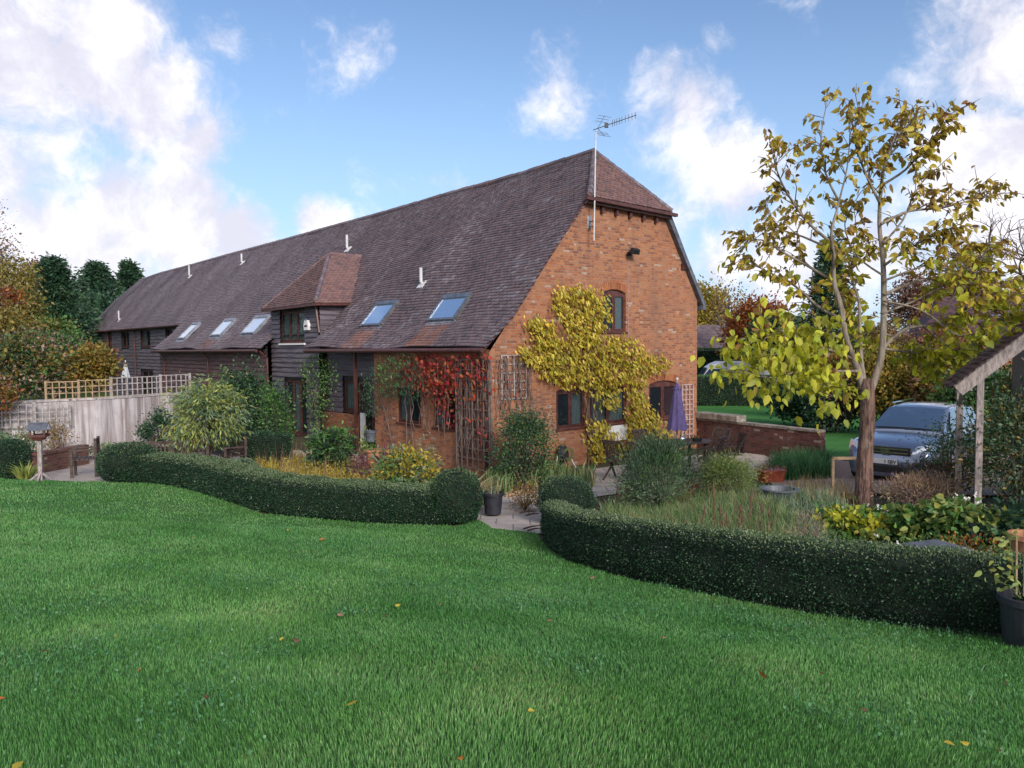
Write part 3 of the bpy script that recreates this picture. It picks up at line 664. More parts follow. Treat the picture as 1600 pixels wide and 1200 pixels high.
window('window', *GW['left'], 's', .0, arch=True, label='ground-floor gable window behind the evergreen shrub', curtain='curtain', cur_side=(1,))
window('window', *GW['middle'], 's', .0, arch=True, label='gable window framed by yellow vine', curtain='curtain', cur_side=(0, 1))
window('window', *GW['right'], 's', .0, arch=True, label='gable window with a red curtain beside the parasol', curtain='redcurtain', cur_side=(1,))
mb = MB(); mb.box(((GW['middle'][0] + GW['middle'][1]) / 2, -.012, .72), (GW['middle'][1] - GW['middle'][0], .03, .44)); mb.build('white_panel', M_['white'], barn, label='white boarded panel below the middle gable window')
# side brick wall s 0..5.63 at t=0
def sx_(px, t=0): return on_t(px, 600, t).y
SWn = [(sx_(657), sx_(620)), (sx_(713), sx_(677))]
SR = sx_(585)
cdt_wall('brick_side_wall', [(0, -.3), (SR, -.3), (SR, 3.16), (0, 3.16)], [rect(a, b, 1.05, 2.06) for a, b in SWn], lambda p, d: Vector((d, p[0], p[1])), M_['brick'], .14)
window('window', SWn[0][0], SWn[0][1], 1.05, 2.06, 't', 0, label='side window further from the gable corner', curtain='curtain', cur_side=(1,))
window('window', SWn[1][0], SWn[1][1], 1.05, 2.06, 't', 0, label='side window next to the creeper-covered corner', curtain='curtain', cur_side=(1,))
mb = MB(); mb.box((.3, SR + .004, 1.43), (.6, .01, 3.46)); mb.build('brick_return', M_['brick'], barn)
# weatherboards: real lapped boards
def boards(name, x0, x1, z0, z1, holes, face, off, mat, row=.18, clip=None, parent=barn):
    mb = MB(); T = (lambda x, d, z: (x, off - d, z)) if face == 's' else (lambda x, d, z: (off - d, x, z))
    if face == 's2': T = lambda x, d, z: (x, off + d, z)
    z = z0
    while z < z1 - .01:
        zt = min(z + row, z1); seg = [(x0, x1)]
        if clip: c = clip((z + zt) / 2); seg = [(max(x0, c[0]), min(x1, c[1]))]
        for (a, b, c, d) in holes:
            if zt - .02 > c and z + .02 < d:
                ns = []
                for (p, q) in seg:
                    if b <= p or a >= q: ns.append((p, q)); continue
                    if a > p: ns.append((p, a))
                    if b < q: ns.append((b, q))
                seg = ns
        for p, q in seg:
            if q - p < .03: continue
            j = random.uniform(-.003, .003)
            vs = [T(p, .058 + j, z), T(q, .058 + j, z), T(q, .012, zt + .01), T(p, .012, zt + .01), T(p, 0, z), T(q, 0, z)]
            mb.add(vs, [(0, 1, 2, 3), (4, 5, 1, 0)])
        z += row
    o = mb.build(name, M_[mat], parent); return o
def backing(x0, x1, z0, z1, holes, face, off, mat='black'):
    f = (lambda p, d: Vector((p[0], off + .002 + d, p[1]))) if face == 's' else (lambda p, d: Vector((off + .002 + d, p[0], p[1])))
    cdt_wall('wall_backing', [(x0, z0), (x1, z0), (x1, z1), (x0, z1)], [rect(a, b, c, d) for a, b, c, d in holes], f, M_[mat], .12)
# recessed porch bay
S1, S2 = SR, sx_(500, .3)
pw0, pw1 = sx_(557, .6), sx_(537, .6)
hs = [(pw0, pw1, 1.1, 2.12), (sx_(583, .6), sx_(560, .6), -.3, 2.12)]
boards('weatherboard_bay', S1, S2 + .5, 1.02, 3.3, hs, 't', .6, 'board'); backing(S1, S2 + .5, 1.0, 3.3, [(pw0, pw1, 1.1, 2.12), (hs[1][0], hs[1][1], 1.005, 2.12)], 't', .6)
mb = MB(); mb.box((.62, (hs[1][1] + S2 + .5) / 2, .35), (.12, S2 + .5 - hs[1][1], 1.3)); mb.build('brick_plinth', M_['brick'], barn)
window('window', pw0, pw1, 1.1, 2.12, 't', .6, panes=1, label='narrow window in the recessed boarded bay', curtain='curtain', cur_side=(0,))
mb = MB(); a, b = hs[1][0], hs[1][1]
mb.box((.72, (a + b) / 2, .95), (.05, b - a - .1, 2.2)); d_ = mb.build('door', M_['black'], barn, label='dark grey door in the recessed bay')
mb = MB(); mb.box((.66, a + .04, .95), (.12, .08, 2.3)); mb.box((.66, b - .04, .95), (.12, .08, 2.3)); mb.box((.66, (a + b) / 2, 2.08), (.12, b - a, .08)); mb.build('frame', M_['wood_dark'], d_)
mb = MB(); mb.box((.5, sx_(566, .5), .55), (.05, .28, 1.1)); mb.build('white_board', M_['white'], barn, label='upright white board beside the door')
# dormer and its full-height bay
D0, D1 = S2 - .05, sx_(427, .3); TD = .3; ZE = 4.82
dw = (sx_(479, TD), sx_(441, TD), 3.45, 4.58); dl = (sx_(480, TD), sx_(446, TD), -.3, 2.05)
boards('weatherboard_dormer_wall', D0, D1, .0, ZE, [dw, dl], 't', TD, 'board'); backing(D0, D1, -.3, ZE, [dw, (dl[0], dl[1], -.29, 2.05)], 't', TD)
window('window', *dw, 't', TD, panes=3, label='dormer window with three lights', curtain='curtain', cur_side=(0, 1, 2))
mb = MB(); mb.box((TD - .04, (dw[0] + dw[1]) / 2, dw[2] - .08), (.12, dw[1] - dw[0] + .1, .06)); mb.build('white_sill', M_['white'], barn)
window('window', dl[0], dl[1], .05, 2.05, 't', TD, panes=3, label='dark glazed door half hidden by the green shrubs', curtain='curtain', cur_side=(1,))
# cheek seen from the right (plane y = D0, from roof to dormer eave)
boards('dormer_cheek', TD, 1.7, 3.3, ZE, [], 's', D0, 'board', clip=lambda z: (TD, float(np.interp(z, PZ, PT)) + .05))
boards('dormer_cheek', TD, 1.7, 3.3, ZE, [], 's2', D1, 'board', clip=lambda z: (TD, float(np.interp(z, PZ, PT)) + .05))
mb = MB(); mb.add([(TD + .01, D0 + .01, 2.9), (2.6, D0 + .01, 2.9), (2.6, D0 + .01, ZE), (TD + .01, D0 + .01, ZE)], [(0, 1, 2, 3)]); mb.build('cheek_backing', M_['black'], barn)
mid = (D0 + D1) / 2; DZ = 6.72; e0, e1 = D0 - .3, D1 + .2; tf = TD - .3
ap1 = Vector((1.62, mid - .25, DZ)); ap2 = Vector((3.0, mid - .25, DZ - .02))
c1 = Vector((tf, e0, ZE - .06)); c2 = Vector((tf, e1, ZE - .1)); c3 = Vector((1.42, e0, ZE - .02)); c4 = Vector((1.5, e1, ZE - .02))
def plane_tiles(name, a, b, pts_, mat, label=None):
    u = (b - a).normalized(); P3 = [Vector(p) for p in pts_]; n = (b - a).cross(P3[-1] - a).normalized(); v = n.cross(u)
    poly = [((p - a).dot(u), (p - a).dot(v)) for p in P3]; pa = np.array(poly)
    tiles(name, lambda x, h: a + u * x + v * h, pa[:, 0].min(), pa[:, 0].max(), 0, pa[:, 1].max(), lambda x, h: in_poly([(x, h)], pa)[0], mat, barn, label=label)
    m2 = MB(); m2.add([p - n * .02 for p in P3], [tuple(range(len(P3)))]); m2.build(name + '_deck', M_['black'], barn)
plane_tiles('dormer_front_hip', c2, c1, [c2, c1, ap1], M_['tilered'], 'red-brown front hip of the dormer')
plane_tiles('dormer_side_slope', c1, c3, [c1, c3, ap2, ap1], M_['tilered'])
plane_tiles('dormer_side_slope', c4, c2, [c4, c2, ap1, ap2], M_['tilered'])
ridge_tiles('dormer_hip_ridge', [c1 + Vector((.05, .05, .05)), ap1], .08, M_['tile'], .13)
ridge_tiles('dormer_hip_ridge', [c2 + Vector((.05, -.05, .05)), ap1], .07, M_['tilered'], .13)
ridge_tiles('dormer_ridge', [ap1, ap2], .10, M_['tilered'], .3)
mb = MB(); mb.bar(c1 + Vector((0, 0, -.05)), c2 + Vector((0, 0, -.05)), .09, .09); mb.bar(c1 + Vector((0, 0, -.05)), c3 + Vector((0, 0, -.05)), .07, .07)
mb.tube([(TD - .1, D0 + .05, ZE - .1), (TD - .06, D0 - .1, 3.75)], .045); mb.build('dormer_gutter', M_['gutter'], barn)
# lean-to wall and far upper wall
S3 = 28.0
boards('weatherboard_lean_to', D1, S3, -.2, 3.3, [], 't', .12, 'boardred'); backing(D1, S3, -.3, 3.3, [], 't', .12)
mb = MB(); mb.prism([(.1, S3 - .03, -.2), (1.5, S3 - .03, -.2), (1.5, S3 - .03, prof(1.5, S3) - .06), (.72, S3 - .03, 3.95), (.1, S3 - .03, 3.3)], (0, .06, 0)); mb.build('lean_to_end_wall', M_['boardred'], barn)
TF = 1.42
fw = []
for (a, b, y0, y1) in [(140, 146, 520, 548), (171, 178, 517, 548), (193, 205, 515, 547), (223, 238, 510, 546), (262, 272, 507, 540)]:
    fw.append((sx_(b, TF), sx_(a, TF), 3.35, 4.4))
lw = (sx_(241, TF), sx_(222, TF), .3, 1.9)
boards('weatherboard_far_wall', S3, BL_, -.2, 4.75, fw + [lw], 't', TF, 'board', row=.2); backing(S3, BL_, -.3, 4.75, fw + [lw], 't', TF)
for i, q in enumerate(fw): window('window', *q, 't', TF, panes=2, curtain='curtain' if i in (1, 3) else None, cur_side=(1,))
window('window', *lw, 't', TF, panes=2)
mb = MB()
mb.add([(0 if False else .12, BL_, -.3), (8.42, BL_, -.3), (8.42, BL_, 4.6), (5.26, BL_, prof(5.26, BL_)), (1.42, BL_, 4.8), (1.42, BL_, -.3)], [(0, 1, 2, 3, 4, 5)])
mb.build('far_gable_wall', M_['board'], barn)
mb = MB(); mb.add([(8.4, 0, -.3), (8.4, BL_, -.3), (8.4, BL_, 4.8), (8.4, 0, 4.8)], [(0, 1, 2, 3)]); mb.build('rear_wall', M_['brick'], barn)
# gutters and downpipes
mb = MB(); mb.tube([(-.30, -.1, 3.14), (-.30, 9.8, 3.13)], .062, 8); mb.tube([(-.3, .12, 3.1), (-.12, .12, 2.85), (-.07, .1, 2.7), (-.07, .1, 0)], .038); mb.build('gutter', M_['gutter'], barn)
mb = MB(); mb.tube([(-.30, D1 + .1, 3.13), (-.30, S3 + .1, 3.10)], .062, 8)
for s_ in (sx_(258), sx_(326), sx_(419)): mb.tube([(-.30, s_, 3.1), (-.02, s_, 2.85), (.02, s_, -.1)], .04)
mb.build('gutter', M_['gutter'], barn)
mb = MB(); mb.tube([(1.10, S3, prof(1.17, S3) - .05), (1.10, 40, prof(1.17, 40) - .05), (1.10, BL_ + .1, prof(1.17, BL_) - .05)], .065, 8)
for s_ in (sx_(212, 1.3), sx_(171, 1.3)): mb.tube([(1.12, s_, 4.5), (1.30, s_, 4.3), (1.33, s_, 0)], .045)
mb.build('gutter', M_['gutter'], barn)
mb = MB(); mb.bar((.02, sx_(555.5, .02), 3.1), (.02, sx_(555.5, .02), -.1), .09, .09); mb.build('porch_post', M_['gutter'], barn)
# verges
mb = MB()
vp = [(-.28, 3.12)] + [(a, b + .03) for a, b in verge[1:4]]
for (a, b), (c, d) in zip(vp, vp[1:]): mb.bar((a, -.06, b), (c, -.06, d), .07, .045)
mb.build('verge_mortar', M_['gutter'], barn)
mb = MB(); mb.bar((6.76, -.08, 7.18), (8.62, -.08, 4.45), .16, .14); mb.box((8.6, .1, 4.4), (.16, .5, .14)); mb.build('bargeboard', M_['slate'], barn)
# roof windows
for n, a, b in SKY:
    s0, s1 = min(a.y, b.y), max(a.y, b.y); t0, t1 = a.x, b.x; sm = (s0 + s1) / 2
    far_ = n in 'CDE'
    p0 = Vector((t0, sm, prof(t0, sm))); p1 = Vector((t1, sm, prof(t1, sm))); d = (p1 - p0); h = d.length; d.normalize(); y = Vector((0, 1, 0)); nn = Vector((-d.z, 0, d.x))
    R = Matrix((y, d, nn)).transposed(); c = (p0 + p1) / 2 + nn * .06; w = s1 - s0
    lab = {'A': 'blue-reflecting roof window nearer the dormer', 'B': 'largest blue-reflecting roof window, nearest the gable', 'C': 'pale cloud-reflecting roof window furthest from the dormer', 'D': 'pale cloud-reflecting middle roof window of the three on the lean-to', 'E': 'pale cloud-reflecting roof window next to the dormer'}[n]
    fr = MB()
    for sg in (-1, 1): fr.box(c + y * sg * (w / 2 + .045), (.09, h + .18, .13), M=R)
    fr.box(c + d * (h / 2 + .08), (w + .2, .16, .15), M=R); fr.box(c - d * (h / 2 + .035), (w + .18, .07, .12), M=R)
    fo = fr.build('roof_window', M_['lead'] if far_ else M_['greymetal'], barn, label=lab)
    gl = MB(); gl.box(c + nn * .03, (w, h, .02), M=R); gl.build('glass', M_['skywhite' if far_ else 'skyglass'], fo)
    fl = MB(); fl.box(c - d * (h / 2 + .17) - nn * .02, (w + .25, .2, .02), M=R); fl.build('flashing', M_['lead'], fo)
# vent pipes
for (x, y, hgt) in [(544, 391, .62), (379, 412, .4), (297, 433, .55), (660, 446, .55), (187, 501, .5)]:
    p = roof_px(x, y); mb = MB(); k = 1 + .0 * p.y; sc_ = hgt * (1 if p.y < 15 else 1.35)
    mb.tube([p + Vector((.05, 0, -.02)), p + Vector((-.05, 0, .12)), p + Vector((-.05, 0, sc_))], [.055, .05, .05], 8); mb.box(p + Vector((-.02, .0, .03)), (.3, .32, .03), M=Matrix.Rotation(-.85, 3, 'Y'))
    mb.build('vent_pipe', M_['pipe'], barn)
# ------------------------------------------------------------------ plants
def gauss(k, c, r): return np.asarray(c) + rng.normal(size=(k, 3)) * np.asarray(r)
def crown_pts(n, R, clumps=40, sig=.2, lo=-.3, hollow=.45, cen=(0, 0, 0)):
    """leaf positions and outward directions gathered in clumps through an ellipsoid"""
    d = unit(rng.normal(size=(clumps, 3))); d[:, 2] = np.where(d[:, 2] < lo, -d[:, 2] * .6, d[:, 2]); r = rng.uniform(hollow, 1, (clumps, 1)) ** .7
    cc = d * r; sz = rng.uniform(.6, 1.4, clumps)
    idx = rng.choice(clumps, n, p=sz ** 2 / np.sum(sz ** 2)); p = cc[idx] * .84 + rng.normal(size=(n, 3)) * sig * sz[idx][:, None] * np.array([1, 1, .75])
    return p * np.asarray(R) + np.asarray(cen), p, cc * np.asarray(R) + np.asarray(cen)
def at_box(x0, x1, y0, y1, Y, ground=True):
    a = P((x0 + x1) / 2, y1, Y); top = P((x0 + x1) / 2, y0, Y); w = (x1 - x0) / F * Y
    g_ = tz(a.x, a.y) if ground else a.z
    return a, g_, top.z, w
def bush(name, label, cat, x0, x1, y0, y1, Y, mat, n, size=.06, aspect=.5, clumps=40, sig=.2, depth=None, mats=None, stems=True, droop=0., group=None, stemmat='twig', big=False, base=None, lo=-.3, hollow=.45, jit=1., trunk=0, trunkmat='twig'):
    a, g_, zt, w = at_box(x0, x1, y0, y1, Y); zb = P((x0 + x1) / 2, y1, Y).z
    t = thing(name, label, cat, (a.x, a.y, g_), 0, group); rz = (zt - zb) / 2; dp = (depth or w) / 2
    cen = (0, 0, max(zb - g_, 0) * (1 if trunk else 0) + rz * .95)
    if not trunk: lo = min(lo, -.85); rz = (zt - g_) / 2; cen = (0, 0, rz * .95)
    ml = mats or [(mat, 1.0)]; c0 = None
    for i, (mm, fr) in enumerate(ml):
        k = int(n * fr); p, q, cc = crown_pts(k, (w / 2, dp, rz), clumps, sig, lo, hollow, cen); p[:, 2] = np.maximum(p[:, 2], .01)
        leaves('foliage', p, L[mm], t, size, aspect, D=q, droop=droop, jit=jit, big=big)
        if c0 is None: c0 = cc
    if stems:
        mb = MB()
        r0_ = trunk or min(.03, w * .02 + .006)
        top = Vector((0, 0, cen[2] - rz * .3)) if trunk else Vector((0, 0, 0))
        if trunk: mb.tube([(0, 0, -.1), (.03 * r0_, 0, cen[2] * .4), top, (0, 0, cen[2] + rz * .5)], [trunk * 1.2, trunk, trunk * .8, trunk * .25], 8)
        for c in c0[:min(len(c0), 26)]:
            c = Vector(c); b = Vector((0, 0, 0)) if not trunk else Vector((0, 0, min(c.z * .7, top.z + rz * .6)))
            m = b.lerp(c, .5) + Vector((random.uniform(-.1, .1) * w, random.uniform(-.1, .1) * w, .05 * w))
            mb.tube([b, m, c], [r0_ * (.45 if trunk else 1), r0_ * .35, r0_ * .12], 5)
        mb.build('trunk' if trunk else 'stems', M_[trunkmat if trunk else stemmat], t, smooth=True)
    return t
def hedge(name, label, cat, path, w, hf_, dens, leaf=.028, mats=('box', 'boxtop'), front=-1, group=None, topfr=.7, closed_ends=True, bump=.02):
    path = [Vector((p[0], p[1])) for p in path]; fine = []
    for a, b in zip(path, path[1:]):
        k = max(1, int((b - a).length / .25)); fine += [a.lerp(b, i / k) for i in range(k)]
    fine.append(path[-1])
    for _ in range(6): fine = [fine[0]] + [(fine[i - 1] + fine[i] * 2 + fine[i + 1]) / 4 for i in range(1, len(fine) - 1)] + [fine[-1]]
    n = len(fine); nor = []
    for i in range(n):
        d = (fine[min(i + 1, n - 1)] - fine[max(i - 1, 0)]).normalized(); nor.append(Vector((-d.y, d.x)))   # away from the viewer for a left-to-right path
    c0 = fine[n // 2]; z0 = tz(c0.x, c0.y); t = thing(name, label, cat, (c0.x, c0.y, z0), 0, group)
    rows = []
    for i in range(n):
        h = hf_(i / (n - 1)); f = fine[i]; gz = tz(f.x, f.y) - z0
        prof_ = [(.04, 0), (0, .12), (-.01, h * .5), (.0, h - .09), (.03, h - .03), (.10, h), (w - .1, h), (w - .03, h - .03), (w, h - .1), (w, .05)]
        rows.append([Vector((f.x - c0.x + nor[i].x * a, f.y - c0.y + nor[i].y * a, gz + b)) for a, b in prof_])
    mb = MB(); K = len(rows[0])
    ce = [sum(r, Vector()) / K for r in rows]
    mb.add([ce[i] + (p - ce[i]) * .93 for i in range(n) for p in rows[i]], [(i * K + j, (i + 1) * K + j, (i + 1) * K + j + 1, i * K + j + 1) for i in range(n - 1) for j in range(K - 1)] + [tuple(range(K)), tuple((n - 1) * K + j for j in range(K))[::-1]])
    mb.build('dark_core', M_['blackcore'], t)  # solid hull behind the leaf shell, coloured as inner shade
    A = np.array([[p[:] for p in r] for r in rows]); 
    qa = A[:-1, :-1].reshape(-1, 3); qb = A[1:, :-1].reshape(-1, 3); qc = A[1:, 1:].reshape(-1, 3); qd = A[:-1, 1:].reshape(-1, 3)
    nn = np.cross(qb - qa, qd - qa); ar = np.linalg.norm(nn, axis=1); tot = ar.sum(); k = int(tot * dens); idx = rng.choice(len(ar), k, p=ar / tot)
    u, v = rng.uniform(size=(2, k, 1)); p = (qa[idx] * (1 - u) + qb[idx] * u) * (1 - v) + (qd[idx] * (1 - u) + qc[idx] * u) * v
    un = unit(nn)[idx]
    wob = np.sin(p[:, :1] * 7.3 + p[:, 2:] * 9) * np.sin(p[:, 1:2] * 6.1 + p[:, 2:] * 5) * bump
    p = p + un * (rng.normal(size=(k, 1)) * .014 + wob - .004)
    # ends
    for e, sg in ((0, 1), (n - 1, -1)):
        r = A[e]; ke = int(w * .6 * dens); q = rng.uniform(size=(ke, 2)); a0 = r[0]; ax = r[-1] - r[0]; hh = hf_(0 if e == 0 else 1)
        pe = a0 + ax * q[:, :1] + np.array([[0, 0, 1]]) * q[:, 1:] * hh; dd = A[1 if e == 0 else n - 2].mean(0) - r.mean(0); pe = pe - unit(dd[None]) * .02
        p = np.r_[p, pe]; un = np.r_[un, np.repeat(-unit(dd[None]), ke, 0)]
    top = (un[:, 2] > .6) | ((un[:, 2] > .3) & (rng.uniform(size=len(un)) < .5)); sel = top & (rng.uniform(size=len(un)) < topfr); side = (~top) & (rng.uniform(size=len(un)) < .012); sel = sel | side  # upward faces take the paler leaf colour as a painted lit top
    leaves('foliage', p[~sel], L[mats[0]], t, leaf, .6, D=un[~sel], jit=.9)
    leaves('sunlit_growth', p[sel] + un[sel] * .008, L[mats[1]], t, leaf, .55, D=un[sel], jit=.9)
    return t
def ball(name, label, cat, c, R, dens, leaf=.028, mats=('box', 'boxtop'), group=None, up=.35):
    c = Vector(c); t = thing(name, label, cat, (c.x, c.y, c.z), 0, group); R = np.array(R)
    area = 4 * math.pi * ((R[0] * R[1]) ** 1.6 / 3 + (R[0] * R[2]) ** 1.6 * 2 / 3) ** (1 / 1.6); k = int(area * dens)
    d = unit(rng.normal(size=(k, 3))); d = np.sign(d) * np.abs(d) ** .85; lump = 1 + .025 * np.sin(d[:, :1] * 9 + d[:, 2:] * 7) + .02 * np.sin(d[:, 1:2] * 13)
    p = d * R * (lump + rng.normal(size=(k, 1)) * .02) + np.array([0, 0, R[2] * .9]); ok = p[:, 2] > 0; p = p[ok]; d = d[ok]
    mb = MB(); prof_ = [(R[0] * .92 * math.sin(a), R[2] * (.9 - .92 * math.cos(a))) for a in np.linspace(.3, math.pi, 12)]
    mb.lathe(prof_, n=20); o = mb.build('dark_core', M_['blackcore'], t); o.scale = (1, R[1] / R[0], 1)
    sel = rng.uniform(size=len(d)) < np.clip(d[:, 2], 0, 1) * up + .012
    leaves('foliage', p[~sel], L[mats[0]], t, leaf, .6, D=d[~sel], jit=.9); leaves('sunlit_growth', p[sel], L[mats[1]], t, leaf, .55, D=d[sel], jit=.9)
    return t
# clipped box hedges along the lawn
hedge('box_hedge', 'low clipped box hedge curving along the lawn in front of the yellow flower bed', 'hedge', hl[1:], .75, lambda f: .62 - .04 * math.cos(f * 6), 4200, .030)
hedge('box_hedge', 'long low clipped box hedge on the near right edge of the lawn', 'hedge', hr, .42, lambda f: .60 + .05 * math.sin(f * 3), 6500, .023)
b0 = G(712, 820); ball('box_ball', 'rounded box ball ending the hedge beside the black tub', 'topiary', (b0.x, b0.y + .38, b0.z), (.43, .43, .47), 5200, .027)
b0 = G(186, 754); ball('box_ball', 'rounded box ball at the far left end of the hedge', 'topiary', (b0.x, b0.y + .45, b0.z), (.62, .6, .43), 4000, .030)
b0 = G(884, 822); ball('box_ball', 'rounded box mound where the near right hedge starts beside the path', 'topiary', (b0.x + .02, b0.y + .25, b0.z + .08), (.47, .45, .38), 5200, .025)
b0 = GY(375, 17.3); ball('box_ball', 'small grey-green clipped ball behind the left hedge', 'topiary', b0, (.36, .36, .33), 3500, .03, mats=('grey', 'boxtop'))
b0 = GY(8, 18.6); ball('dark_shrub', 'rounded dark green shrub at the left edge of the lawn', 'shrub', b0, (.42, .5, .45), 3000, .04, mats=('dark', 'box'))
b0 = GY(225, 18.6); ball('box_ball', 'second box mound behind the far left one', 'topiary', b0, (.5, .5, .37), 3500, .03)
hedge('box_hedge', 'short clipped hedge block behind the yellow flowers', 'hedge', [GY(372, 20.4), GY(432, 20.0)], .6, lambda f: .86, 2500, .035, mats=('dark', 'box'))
# leaves on walls
def wallpts(polypx, n, plane, off, thick, edge=4.5, hole=.8):
    q = scatter(polypx, n); q = q + rng.normal(size=q.shape) * edge; gx = np.sin(q[:, 0] * .21 + np.sin(q[:, 1] * .13) * 2) * np.sin(q[:, 1] * .19 + q[:, 0] * .05); q = q[rng.uniform(size=len(q)) < 1 - hole * np.clip(gx, 0, 1)]; lo = []
    for x, y in q:
        k = off - abs(random.gauss(0, thick)); p = on_s(x, y, k) if plane == 's' else on_t(x, y, k); lo.append(wp(*p)[:])
    return np.array(lo)
def climber(name, label, base, parts, stems=None, stemmat='twig'):
    t = thing(name, label, 'climbing plant', base); b = np.array(base[:])
    for nm, pts_, m, size, asp, droop in parts:
        leaves(nm, pts_ - b, L[m], t, size, asp, D=np.tile([-U.y * 0 - VV.x * .7, -VV.y * .7, -.2], (len(pts_), 1)), droop=droop, jit=.8, big=size > .1)
    if stems:
        mb = MB()
        for path, r in stems: mb.tube([Vector(p) - Vector(base) for p in path], r, 5)
        mb.build('stems', M_[stemmat], t, smooth=True)
    return t
VA = [[(868, 452), (880, 443), (905, 447), (925, 450), (945, 458), (946, 485), (952, 492), (946, 512), (935, 520), (932, 535), (905, 532), (890, 520), (878, 500), (866, 478)],
      [(822, 500), (845, 495), (865, 510), (878, 532), (850, 542), (828, 520)],
      [(808, 545), (818, 540), (835, 545), (845, 528), (870, 528), (895, 535), (905, 520), (930, 525), (985, 527), (1000, 540), (1015, 556), (1046, 560), (1043, 574), (1012, 585), (1000, 600), (970, 600), (962, 615), (965, 630), (952, 642), (935, 625), (920, 605), (890, 602), (870, 597), (850, 587), (835, 570), (815, 560)],
      [(985, 598), (1004, 596), (1010, 630), (1030, 650), (1044, 676), (1040, 694), (1000, 706), (982, 692), (978, 650)],
      [(914, 655), (948, 660), (962, 680), (966, 704), (955, 727), (930, 730), (925, 700), (915, 675)], [(960, 690), (1000, 695), (1000, 712), (965, 712)]]
yp = np.vstack([wallpts(p, k, 's', -.04, .16) for p, k in zip(VA, (1500, 560, 3900, 1300, 850, 220))])
stm = []
for (x0, y0, x1, y1) in [(925, 740, 922, 600), (932, 742, 928, 610), (921, 742, 915, 620), (928, 600, 905, 470), (928, 600, 840, 550), (925, 600, 1000, 560), (990, 720, 992, 600), (924, 680, 936, 600)]:
    pa = []
    for i in range(8):
        f = i / 7; p = on_s(x0 + (x1 - x0) * f + random.uniform(-4, 4), y0 + (y1 - y0) * f, -.08); pa.append(wp(*p))
    stm.append((pa, .022))
climber('yellow_vine', 'large yellow-leaved vine spreading over the brick gable around its windows', wp(3.3, -.1, 0), [('foliage', yp, 'yel', .13, .42, 1.1)], stm)
rp1 = wallpts([(622, 566), (640, 555), (660, 552), (720, 553), (766, 556), (768, 580), (745, 602), (725, 596), (705, 618), (685, 640), (672, 622), (650, 610), (632, 596)], 900, 't', -.05, .12)
rp2 = wallpts([(688, 630), (705, 628), (712, 662), (700, 662), (690, 645)], 50, 't', -.05, .1); rp3 = wallpts([(680, 600), (765, 590), (768, 700), (740, 700), (715, 650)], 70, 't', -.1, .1)
stm = []
for i in range(58):
    x = random.uniform(712, 763) if i < 44 else random.uniform(640, 700); y1 = random.uniform(700, 725) if i < 44 else random.uniform(640, 700); y0 = random.uniform(556, 600); pa = []
    for j in range(7):
        f = j / 6; p = on_t(x + random.uniform(-2.5, 2.5) + (random.uniform(-4, 4) * f), y0 + (y1 - y0) * f, -.06 - random.uniform(0, .12)); pa.append(wp(*p))
    stm.append((pa, random.uniform(.007, .014)))
climber('red_creeper', 'red and orange creeper with bare hanging stems on the brick corner', wp(-.1, .6, 0), [('foliage', np.vstack([rp1, rp2, rp3]), 'red', .12, .55, .7), ('bronze_leaves', wallpts([(650, 565), (760, 560), (765, 600), (700, 640), (660, 610)], 160, 't', -.05, .14), 'orange', .13, .5, .8)], stm)
gp = np.vstack([wallpts([(566, 585), (590, 562), (620, 556), (650, 556), (655, 590), (664, 605), (655, 625), (625, 622), (600, 618), (592, 640), (580, 655), (566, 640), (560, 610)], 2300, 't', -.05, .18)])
stm = []
for (x0, y0, x1, y1) in [(600, 690, 606, 600), (612, 690, 596, 620), (604, 600, 640, 570), (604, 600, 575, 590), (645, 720, 640, 600), (632, 720, 634, 610)]:
    stm.append(([wp(*on_t(x0 + (x1 - x0) * i / 6 + random.uniform(-3, 3), y0 + (y1 - y0) * i / 6, -.08)) for i in range(7)], .016))
climber('green_climber', 'green climber arching over the side window and porch corner', wp(-.1, 4.9, 0), [('foliage', gp, 'dark', .085, .35, .9), ('light_leaves', wallpts([(590, 562), (640, 556), (620, 600), (575, 620)], 350, 't', -.1, .2), 'green', .09, .4, .6)], stm)
rp_ = wallpts([(470, 560), (495, 555), (520, 562), (524, 590), (515, 625), (505, 655), (498, 680), (486, 680), (484, 650), (470, 625), (478, 600), (466, 580)], 1500, 't', .2, .25)
climber('climbing_rose', 'leafy climbing rose on the dark boards below the dormer', wp(.1, 9.9, 0), [('foliage', rp_, 'green', .09, .5, .5), ('yellowing_leaves', wallpts([(470, 565), (520, 565), (505, 640), (478, 640)], 120, 't', .1, .25), 'lime', .09, .5, .5)],
        [([wp(*on_t(492 + random.uniform(-8, 8), 740 - 22 * i, .1)) for i in range(7)], .02) for _ in range(4)])
stm = [([wp(*on_s(x + random.uniform(-3, 3), 560 + 16 * j, -.05 - random.uniform(0, .06))) for j in range(random.randint(4, 7))], .008) for x in [random.uniform(776, 832) for _ in range(34)]]
climber('bare_creeper', 'mostly leafless creeper stems on the gable left of the yellow vine', wp(.6, -.1, 0), [('last_leaves', wallpts([(776, 575), (830, 575), (830, 640), (776, 640)], 40, 's', -.05, .05), 'red', .08, .5, .8)], stm)
